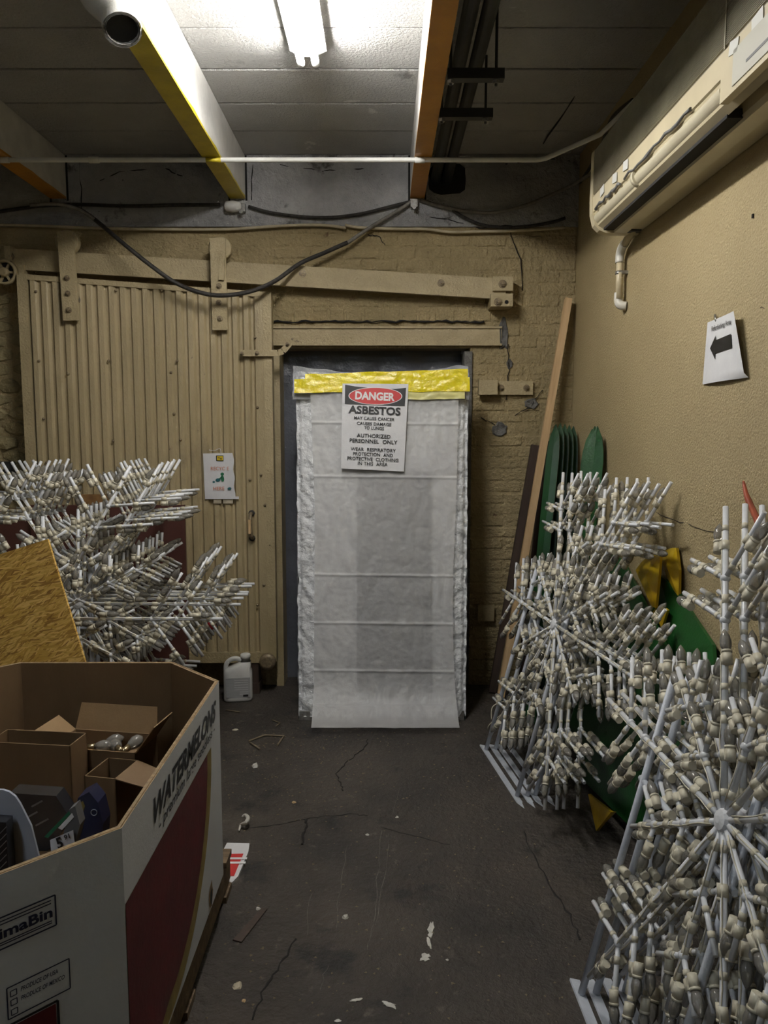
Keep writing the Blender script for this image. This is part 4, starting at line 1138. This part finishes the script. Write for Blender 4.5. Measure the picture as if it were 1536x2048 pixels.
# product boxes near the front of the bin
def prod(label, p, d, rot, m_, extra=None):
    t = thing('product_box', label, 'box', p, rot, 'product boxes in the near end of the bin')
    part(MB().box((0, 0, d[2] / 2), d), 'box_body', m_, t, local=True)
    return t
SHELF = .522        # top of the closed carton that carries the near load
def px_pts(pts_, D):
    q = [P(a, b_, D) for a, b_ in pts_]
    for p in sorted(q, key=lambda p: p.z)[:2]: p.z = SHELF
    return q
def px_prism(pts_, D, th_): return MB().prism(px_pts(pts_, D), (0, th_, 0))
t = thing('closed_carton', 'closed brown carton lying under the product boxes in the bin', 'carton', (-.88, 1.70, BZ + .011))
part(MB().box2((-1.15, 1.46, BZ + .011), (-.62, 1.95, SHELF - .001)), 'box_body', 'card_brown', t)
part(MB().box2((-1.15, 1.68, SHELF - .001), (-.62, 1.73, SHELF - .0004)), 'packing_tape', 'card_brown_light', t)
def flat_px(pts_, D): return MB().add([P(a, b_, D) for a, b_ in pts_], [list(range(len(pts_)))])
GB = 'product boxes in the near end of the bin'
def pbox(label, pts_, D, th_, m_):
    q = px_pts(pts_, D); t = thing('product_box', label, 'box', min(q, key=lambda p: p.z), group=GB)
    part(px_prism(pts_, D, th_), 'box_body', m_, t); return t
t = pbox('shiny black product box lying left of the price ticket', [(20, 1586), (112, 1592), (142, 1640), (96, 1700), (40, 1700)], 1.88, .05, 'gloss_black')
for a, b_ in (((62, 1612), (84, 1600)), ((56, 1632), (74, 1622)), ((70, 1650), (96, 1636))):
    part(flat_px([a, b_, (b_[0] + 2, b_[1] + 3), (a[0] + 2, a[1] + 3)], 1.8785), 'printed_streak', 'print_grey', t)
t = pbox('navy picture box right of the price ticket', [(156, 1596), (178, 1584), (196, 1606), (206, 1648), (196, 1690), (150, 1700), (144, 1640)], 1.74, .05, 'navy')
part(flat_px([(142, 1642), (149, 1630), (153, 1655), (150, 1672), (144, 1660)], 1.7385), 'printed_arm', 'skin_print', t)
part(flat_px([(158, 1650), (166, 1636), (166, 1654), (160, 1672)], 1.7385), 'printed_arm', 'skin_print', t)
part(flat_px([(157, 1606), (166, 1602), (170, 1612), (166, 1624), (158, 1622)], 1.7385), 'printed_head', 'melon_rind', t)
part(MB().tube([P(188 + 6 * math.cos(k * PI / 8), 1625 + 6 * math.sin(k * PI / 8), 1.739) for k in range(17)], .0012, 4), 'printed_ring', 'grey_panel', t)
t = pbox('white and green printed carton tilted behind the price ticket', [(84, 1676), (138, 1620), (150, 1612), (160, 1650), (110, 1700)], 1.64, .03, 'print_grey')
part(flat_px([(88, 1674), (138, 1622), (141, 1628), (96, 1676)], 1.6385), 'green_stripe', 'print_green', t)
part(flat_px([(116, 1656), (144, 1626), (148, 1634), (124, 1660)], 1.6385), 'white_lettering_block', 'print_white', t)
t = thing('price_ticket', 'white price ticket marked 5 91 at the near rim of the bin', 'ticket', P(122, 1710, 1.632))
tk = [P(100, 1680, 1.632), P(146, 1660, 1.632), P(151, 1700, 1.632), P(104, 1724, 1.632)]
part(MB().prism(tk, (0, .002, -.001)), 'card', 'paper', t)
tr3 = (tk[1] - tk[0]).normalized(); tu3 = (tk[0] - tk[3]).normalized(); tc = sum(tk, Vector()) / 4 + tu3 * .010
lettering('5', t, tc - tr3 * .006, tr3, tu3, .017, .026, 'print_black', off=.003, bold=.03, shear=.2)
lettering('91', t, tc + tr3 * .014 + tu3 * .007, tr3, tu3, .014, .011, 'print_black', off=.003, bold=.02, shear=.2)
# rounded grey card panel standing at the near left, and the black striped box beside it
pg = [(-60, 1579), (6, 1580), (18, 1584), (30, 1593), (40, 1608), (62, 1652), (104, 1740), (-60, 1790)]
single(px_prism(pg, 1.60, .006), 'divider_panel', 'grey_panel', 'pale grey round-cornered card panel standing in the bin', 'panel', (-.78, 1.60, SHELF))
t = pbox('dark box with fine slanted stripes at the near left of the bin', [(-60, 1640), (12, 1645), (18, 1745), (-60, 1775)], 1.56, .03, 'gloss_black')
for k in range(7):
    y_ = 1660 + 14 * k
    part(flat_px([(-2, y_ + 8), (13, y_ - 8), (13.5, y_ - 6), (-2, y_ + 10)], 1.5588), 'printed_stripe', 'print_grey', t)

# ================================================================== OSB BOARD, BROWN PANELS ON THE LEFT
ob = [P(95, 1078, 2.86), P(172, 1330, 2.80)]
tlc = ob[0]; dn = (ob[1] - ob[0]).normalized(); lf_ = Vector((-.93, .0, -.36)); lf_ = (lf_ - dn * lf_.dot(dn)).normalized()
k = (tlc.z - .01) / -dn.z
cor = [tlc, tlc + dn * (k * .98), tlc + dn * (k * .9) + lf_ * .2, tlc + lf_ * 1.0 + dn * (k * .55), tlc + lf_ * 1.0]
cor[2].z = max(cor[2].z, .005)
nn = dn.cross(lf_).normalized()
if nn.y < 0: nn = -nn
bo = thing('particle_board', 'yellow-brown chip board sheet leaning behind the white bin', 'board', (cor[1].x, cor[1].y, 0))
part(MB().prism(cor, nn * .012), 'board_sheet', 'osb', bo)
a, b_ = P(-60, 1018, 4.44), P(372, 1018, 4.44)
single(MB().box2((a.x, 4.44, 0), (P(232, 1018, 4.44).x, 4.465, P(0, 1018, 4.44).z)), 'brown_panel', 'maroon_board', 'maroon brown board behind the left end of the snowflake stack', 'board', (-1.8, 4.45, 0), 'boards behind the snowflakes')
single(MB().box2((P(60, 1000, 4.41).x, 4.40, 0), (b_.x, 4.425, P(0, 1010, 4.41).z)), 'brown_panel', 'maroon_board', 'maroon brown board behind the middle of the snowflake stack', 'board', (-1.4, 4.41, 0), 'boards behind the snowflakes')
single(MB().box2((P(150, 1000, 4.475).x, 4.475, 0), (P(250, 1000, 4.475).x, 4.495, P(0, 989, 4.475).z)), 'brown_panel', 'osb_edge', 'rough brown board end showing above the maroon boards', 'board', (-1.6, 4.48, 0), 'boards behind the snowflakes')

# ================================================================== JUG
jc = PF(474, 1404); jb = thing('jug', 'white plastic jug with handle and grey label by the sliding door', 'jug', (jc.x, jc.y + .05, 0), (0, 0, math.radians(8)))
def sup(w_, d_, z, n=24, dx=0):
    out = []
    for k in range(n):
        a = 2 * PI * k / n; ca, sa = math.cos(a), math.sin(a)
        r = 1 / (abs(ca) ** 5 + abs(sa) ** 5) ** (1 / 5)
        out.append(Vector((dx + w_ / 2 * ca * r, d_ / 2 * sa * r, z)))
    return out
lev = [sup(.155, .10, 0), sup(.168, .112, .008), sup(.17, .114, .02), sup(.168, .112, .15), sup(.166, .11, .172), sup(.15, .10, .19), sup(.10, .085, .212, dx=.028), sup(.062, .06, .232, dx=.045)]
m = MB(); n = 24; vs = [q for l in lev for q in l]
m.add(vs, [(i * n + k, i * n + (k + 1) % n, (i + 1) * n + (k + 1) % n, (i + 1) * n + k) for i in range(len(lev) - 1) for k in range(n)] + [list(range(n))[::-1]], True)
part(m, 'body', 'jug_white', jb, local=True)
part(MB().lathe([(.026, 0), (.026, .02), (.030, .021), (.030, .045), (.026, .048)], 16, Matrix.Translation((.045, 0, .228))), 'cap', 'jug_white', jb, local=True)
part(MB().tube(smooth_path([(.02, 0, .238), (-.01, 0, .25), (-.045, 0, .242), (-.068, 0, .215), (-.072, 0, .17)], 5), [.014] * 21, 10), 'handle', 'jug_white', jb, local=True)
lb = part(MB().box2((-.068, -.0585, .03), (.072, -.0565, .148)), 'label', 'jug_label', jb, local=True)
for k in range(7): part(MB().box2((-.02 if k < 5 else .01, -.0592, .132 - k * .014), (.06, -.0586, .1345 - k * .014)), 'label_line', 'paper', lb, local=True)
part(MB().box2((.03, -.0592, .034), (.06, -.0586, .046)), 'barcode', 'print_black', lb, local=True)

# ================================================================== WOOD AND GREEN PANELS IN THE RIGHT CORNER
a, b_ = P(1137, 597, 4.66), PF(1005, 1392)
b_ = Vector((P(1000, 1360, 4.45).x, 4.45, 0))
def plank(name, a, b_, w_, t_, m_, label, cat='plank', group=None):
    a, b_ = Vector(a), Vector(b_); ax = (a - b_).normalized(); sd = Vector((1, 0, 0)); sd = (sd - ax * sd.dot(ax)).normalized(); n_ = ax.cross(sd)
    M_ = Matrix.Translation(b_) @ Matrix((sd, n_, ax)).transposed().to_4x4()
    o = link(name, MB().box2((-w_ / 2, -t_ / 2, 0), (w_ / 2, t_ / 2, (a - b_).length)).mesh(name, m_))
    o.location = b_; o.rotation_euler = M_.to_euler()
    ROOTM[o.name] = M_
    return tag(o, label, cat, group)
plank('lumber_stick', a, b_ + Vector((0, -.02, .012)), .042, .03, 'lumber', 'long pale lumber stick leaning in the right corner', 'lumber', 'timber leaning in the right corner')
plank('dark_plank', P(1070, 890, 4.67), (P(985, 1370, 4.55).x, 4.56, .01), .045, .03, 'dark_wood', 'dark brown plank leaning left of the pale lumber stick', group='timber leaning in the right corner')
plank('dark_plank', P(1098, 882, 4.685), (P(1040, 1370, 4.58).x, 4.60, .01), .05, .025, 'dark_wood', 'dark brown plank leaning behind the pale lumber stick', group='timber leaning in the right corner')
# long green rounded slats
def slat(top, bot, w_, m_, label, pointed=False, bulge=.03):
    """long green slat with a rounded or pointed tip, slightly bowed"""
    top, bot = Vector(top), Vector(bot); ax = (top - bot).normalized(); L_ = (top - bot).length
    n_ = Vector((-.45, -.9, 0)); n_ = (n_ - ax * n_.dot(ax)).normalized(); sd = ax.cross(n_)
    m = MB(); N_ = 26; vs = []
    for i in range(N_ + 1):
        v = i / N_; wv = w_ * (min(1, math.sin(min(1, (1 - v) * L_ / .22) * PI / 2) ** (.45 if not pointed else .6)) + .004)
        c_ = bot + ax * (L_ * v) + n_ * (bulge * math.sin(PI * v))
        vs += [c_ - sd * wv / 2, c_ + n_ * .006, c_ + sd * wv / 2, c_ + sd * wv / 2 - n_ * .012, c_ - n_ * .008, c_ - sd * wv / 2 - n_ * .012]
    fs = []
    for i in range(N_):
        for k in range(6): fs.append((i * 6 + k, i * 6 + (k + 1) % 6, (i + 1) * 6 + (k + 1) % 6, (i + 1) * 6 + k))
    fs += [tuple(range(5, -1, -1)), tuple(N_ * 6 + k for k in range(6))]
    m.add(vs, fs)
    return single(m, 'green_board', m_, label, 'board', bot, 'green boards leaning in the right corner')
for k, px in enumerate((1112, 1121, 1130, 1139, 1147)):
    D = 4.30 + .06 * k
    tp = P(px, 846 + abs(k - 1) * 2, D); slat(tp, (P(1058 + k * 16, 1330, D - .2).x, D - .24, .01), .07, 'green_dark', 'dark green round-tipped board in the corner bundle, %s' % ('leftmost of five', 'second of five from the left', 'middle one of five', 'fourth of five from the left', 'rightmost of five')[k])
for k, (px, py) in enumerate(((1207, 852), (1219, 852), (1229, 858))):
    D = 3.98 + .05 * k
    tp = P(px, py, D); tp.x = min(tp.x, RX - .05); slat(tp, (P(1130 + k * 14, 1380, D - .1).x, D - .12, .01), .10, 'green_paint', 'green pointed board right of the round-tipped bundle, %s' % ('leftmost of three', 'middle one of three', 'rightmost of three')[k], True)
# big folded green leaves leaning behind the snowflakes
def leaf(pts_, rib0, rib1, lift, m_, label, group):
    """outline of (pixel x, pixel y, wall distance x); the panel is folded along its rib"""
    L_ = [PX(a, b_, c_) for a, b_, c_ in pts_]
    c_ = sum(L_, Vector()) / len(L_)
    n_ = Vector((0, 0, 0))
    for i in range(len(L_)): n_ += (L_[i] - c_).cross(L_[(i + 1) % len(L_)] - c_)
    n_.normalize()
    if n_.x > 0: n_ = -n_
    a, b_ = L_[rib0], L_[rib1]; mid = (a + b_) / 2 + n_ * lift
    m = MB(); k = len(L_)
    front = L_ + [mid]; bk_ = [p - n_ * .012 for p in front]
    fs = [(i, (i + 1) % k, k) for i in range(k)]
    m.add(front + bk_, fs + [(f[2] + k + 1, f[1] + k + 1, f[0] + k + 1) for f in fs] + [(i, i + k + 1, (i + 1) % k + k + 1, (i + 1) % k) for i in range(k)])
    lo_ = min(L_, key=lambda p: p.z)
    return single(m, 'green_leaf_panel', m_, label, 'panel', lo_, group)
GG = 'folded green panels leaning on the tan wall'
leaf([(1205, 1095, 1.06), (1245, 1120, 1.07), (1330, 1290, 1.04), (1400, 1440, 1.0), (1290, 1660, .972), (1262, 1655, .952), (1165, 1560, .895), (1132, 1450, .92), (1160, 1250, .99)], 0, 4, .03, 'green_paint', 'large green folded panel standing lowest between the two snowflake stacks', GG)
leaf([(1318, 1150, 1.11), (1345, 1170, 1.115), (1425, 1290, 1.11), (1440, 1500, 1.06), (1330, 1560, 1.05), (1290, 1300, 1.09)], 0, 3, .02, 'green_paint', 'green folded panel behind the yellow petals against the tan wall', GG)
def sail(pts_, x, tilt, label):
    L_ = [PX(a, b_, x + tilt * (b_ - 1100) / 100) for a, b_ in pts_]
    c_ = sum(L_, Vector()) / len(L_); k = len(L_)
    fr_ = L_ + [c_ + Vector((-.02, -.015, .0))]
    bk_ = [p + Vector((.012, .006, 0)) for p in fr_]
    fs = [(i, (i + 1) % k, k) for i in range(k)]
    m = MB().add(fr_ + bk_, fs + [(f[2] + k + 1, f[1] + k + 1, f[0] + k + 1) for f in fs] + [(i, i + k + 1, (i + 1) % k + k + 1, (i + 1) % k) for i in range(k)])
    return single(m, 'yellow_petal', 'petal_yellow', label, 'petal', min(L_, key=lambda p: p.z), 'yellow petals among the green panels')
sail([(1312, 1109), (1320, 1110), (1318, 1145), (1311, 1216), (1303, 1213), (1285, 1172), (1271, 1140), (1283, 1124), (1297, 1112)], 1.08, -.03, 'yellow curved petal in front, with brown stains')
sail([(1330, 1102), (1342, 1096), (1352, 1096), (1358, 1140), (1357, 1196), (1348, 1185), (1332, 1150), (1322, 1125)], 1.122, -.01, 'yellow curved petal behind, against the tan wall')
sail([(1312, 1214), (1325, 1214), (1334, 1221), (1323, 1256), (1315, 1242), (1305, 1224)], 1.085, -.02, 'small curled yellow petal below the front one')
m = MB(); q = [PX(1176, 1588, .865), PX(1222, 1624, .865), PF(1192, 1662, .002)]
m.prism(q, (.012, .0, 0)); m.prism([q[1], q[1] + Vector((.012, -.008, .004)), q[2]], (.008, .003, 0))
single(m, 'yellow_point', 'petal_yellow', 'yellow pointed tip touching the floor below the green panel', 'petal', q[2])
# red-brown stick above the near snowflakes
rs = [PX(1487, 963, 1.10), PX(1493, 990, 1.09), PX(1503, 1015, 1.08), PX(1516, 1045, 1.06), PX(1530, 1110, 1.03)]
single(MB().tube(smooth_path(rs, 4), [.004 + .006 * min(1, i / 6) for i in range(17)], 8), 'red_stick', 'red_stick', 'bent red-brown stick poking up behind the right edge snowflakes', 'stick', rs[-1])
# loose cord at the far snowflakes' foot
p0 = [PF(972, 1450), PF(968, 1430), PF(985, 1418), PF(995, 1440), PF(978, 1466), PF(985, 1490)]
p0 = [Vector((p.x, 3.85 + .02 * i, z)) for i, (p, z) in enumerate(zip(p0, (.11, .17, .19, .13, .05, .01)))]
single(MB().tube(smooth_path(p0, 6), .003, 5), 'wire_loop', 'cream', 'thin looped cream twine at the foot of the far snowflakes', 'wire', p0[-1])

# ================================================================== FLOOR THINGS
# white card sign with red letters lying by the bin
sc4 = [PF(440, 1712, .012), PF(454, 1685, .012), PF(499, 1686, .012), PF(497, 1702, .012), PF(476, 1752, .012), PF(460, 1768, .012), PF(430, 1766, .012)]
fs_ = thing('floor_sign', 'white card sign with red lettering lying beside the bin', 'sign', sc4[5])
part(MB().prism([p - Vector((0, 0, .012)) for p in sc4][::-1], (0, 0, .011)), 'card', 'paper', fs_)
rd = [PF(448, 1708, .0122), PF(487, 1707, .0122), PF(468, 1752, .0122), PF(444, 1752, .0122)]
part(MB().add(rd[::-1], [(0, 1, 2, 3)]), 'red_field', 'print_red', fs_)
rx_ = Vector((1, .0, 0))
lettering('F', fs_, PF(464, 1726, .0128), (1, 0, 0), (0, 1, 0), .10, .075, 'print_white', off=.0004, bold=.02, shear=.0)
# cracks and scuffs in the concrete
for line, w_ in (([(735, 1478), (733, 1492), (715, 1507), (690, 1528), (672, 1548), (680, 1565), (686, 1582)], .004), ([(613, 1640), (610, 1662), (604, 1690)], .007), ([(490, 1658), (560, 1650), (620, 1635), (700, 1628), (735, 1632)], .003),
                 ([(1048, 1662), (1060, 1700), (1085, 1745), (1105, 1780), (1140, 1830), (1160, 1880)], .004), ([(760, 1655), (830, 1672), (900, 1690)], .0025), ([(590, 1880), (560, 1930), (530, 1975), (505, 2040)], .005)):
    pts = [PF(a, b_, .0) for a, b_ in line]
    crack(floor, pts, w_)
for line, w_ in (([(780, 1690), (762, 1780), (750, 1850)], .003), ([(800, 1560), (785, 1630)], .002), ([(695, 1690), (680, 1780), (672, 1860)], .0022), ([(765, 1660), (755, 1760), (745, 1850), (735, 1900)], .0025), ([(620, 1790), (615, 1870)], .002), ([(900, 1740), (912, 1800)], .0018), ([(655, 1930), (640, 1980)], .002)):
    pts = [PF(a, b_, -.0008) for a, b_ in line]
    crack(floor, pts, w_, 'scuff', 'scuff')
# paint smears: thin irregular white patches
def smear(px, py, w_, l_, ang, seed, label):
    rnd = random.Random(seed); c_ = PF(px, py, .0008); m = MB()
    n = 18; ring = [Vector((math.cos(2 * PI * k / n) * w_ / 2 * rnd.uniform(.45, 1.2), math.sin(2 * PI * k / n) * l_ / 2 * rnd.uniform(.6, 1.15), 0)) for k in range(n)]
    Rz = Matrix.Rotation(ang, 3, 'Z'); m.prism([c_ + Rz @ q for q in ring], (0, 0, .0012))
    o = part(m, 'paint_smear', 'chip_white', floor, label=label)
smear(862, 1860, .022, .10, -.1, 1, 'pale paint smear'); smear(850, 1915, .03, .045, -.6, 2, 'pale paint smear'); smear(858, 1885, .014, .06, .1, 3, None); smear(780, 2010, .05, .02, -.5, 4, None); smear(712, 2000, .04, .012, .2, 5, None); smear(676, 2042, .02, .012, 0, 6, None)
# scraps one can count
def scrap(px, py, s, seed, label, m_='chip_white', name='paper_scrap', cat='scrap', flat=.35):
    rnd = random.Random(seed); c_ = PF(px, py); m = MB(); n = 7
    ring = [Vector((math.cos(2 * PI * k / n) * s * rnd.uniform(.5, 1.1), math.sin(2 * PI * k / n) * s * rnd.uniform(.5, 1.1), .001)) for k in range(n)]
    up_ = [q * rnd.uniform(.5, .8) + Vector((0, 0, s * flat * rnd.uniform(.3, 1.))) for q in ring]
    m.add([c_ + q for q in ring] + [c_ + q for q in up_], [(k, (k + 1) % n, n + (k + 1) % n, n + k) for k in range(n)] + [list(range(n, 2 * n)), list(range(n))[::-1]])
    return single(m, name, m_, label, cat, c_, 'scraps lying on the concrete floor')
scrap(510, 1534, .022, 1, 'torn white paper scrap on the floor between jug and bin', flat=.9)
scrap(470, 1460, .018, 2, 'small cream lump on the floor in front of the jug', 'cream', 'cream_lump')
scrap(474, 1972, .022, 3, 'round whitish lump on the floor at the bottom left', 'cream_dirty', 'plaster_lump')
scrap(692, 1836, .014, 4, 'small white chip on the floor in line with the doorway middle', flat=.8)
scrap(794, 1635, .009, 5, 'small white chip right of the floor centre', flat=.6)
scrap(516, 1818, .010, 6, 'small white chip on the dark stain by the bin', flat=.6)
scrap(487, 2002, .010, 7, 'tiny pinkish chip near the bottom left lump', 'lumber', 'wood_chip')
scrap(895, 1920, .006, 8, 'tiny white chip right of the pale paint smear')
scrap(735, 1670, .010, 9, 'flat white flake below the floor crack')
scrap(588, 1605, .012, 10, 'tan chip left of the short floor crack', 'lumber', 'wood_chip')
cl_ = [PF(478, 1662, .006), PF(482, 1650, .012), PF(492, 1645, .03), PF(496, 1636, .035), PF(490, 1630, .03), PF(484, 1634, .025)]
single(MB().tube(smooth_path(cl_, 4), [.003 + .006 * math.sin(PI * i / 20) for i in range(21)], 7), 'plastic_curl', 'chip_white', 'curled white plastic shaving on the floor beside the bin', 'shaving', cl_[0])
for k, (line, lab) in enumerate((([(498, 1482), (530, 1470), (568, 1472), (555, 1490)], 'bent dry twig on the floor, the longest'), ([(500, 1485), (520, 1498)], 'short dry twig below the bent one'), ([(545, 1440), (560, 1446), (552, 1452)], 'thin curved dry stem near the wrapped panel'), ([(452, 1420), (480, 1424)], 'short twig just below the jug'))):
    pts = [PF(a, b_, .006) for a, b_ in line]
    single(MB().tube(pts, .005 if k < 2 else .003, 6), 'dry_twig', 'twig', lab, 'twig', pts[0], 'dry twigs on the floor')
# dark splinter of wood by the bin
a, b_ = PF(472, 1880, .006), PF(528, 1815, .006)
t_ = (b_ - a).normalized(); s_ = t_.cross(Vector((0, 0, 1)))
single(MB().prism([a - s_ * .012 - Vector((0, 0, .006)), a + s_ * .02 - Vector((0, 0, .006)), b_ + s_ * .012 - Vector((0, 0, .006)), b_ - s_ * .006 - Vector((0, 0, .006))], (0, 0, .005)), 'wood_splinter', 'dark_wood', 'dark flat wood splinter on the floor beside the bin', 'splinter', a)
# the countless crumbs
m = MB(); rnd = random.Random(5)
for k in range(900):
    if k < 420: x, y_ = rnd.gauss(-.55, .28), rnd.gauss(3.6, .35)
    else: x, y_ = rnd.uniform(-.5, .6), rnd.uniform(1.7, 4.2)
    if x < -.9 or y_ > 4.1: continue
    s = rnd.uniform(.0018, .006)
    c_ = Vector((x, y_, 0)); a = rnd.uniform(0, 6)
    v = [c_ + Vector((math.cos(a + i * 2.1) * s * rnd.uniform(.6, 1.6), math.sin(a + i * 2.1) * s, .0005)) for i in range(3)] + [c_ + Vector((0, 0, s * .8))]
    m.add(v, [(0, 1, 3), (1, 2, 3), (2, 0, 3), (2, 1, 0)])
single(m, 'floor_crumbs', 'twig', 'tan dust and crumbs scattered over the concrete floor', 'debris', (-.5, 3.5, 0), kind='stuff')
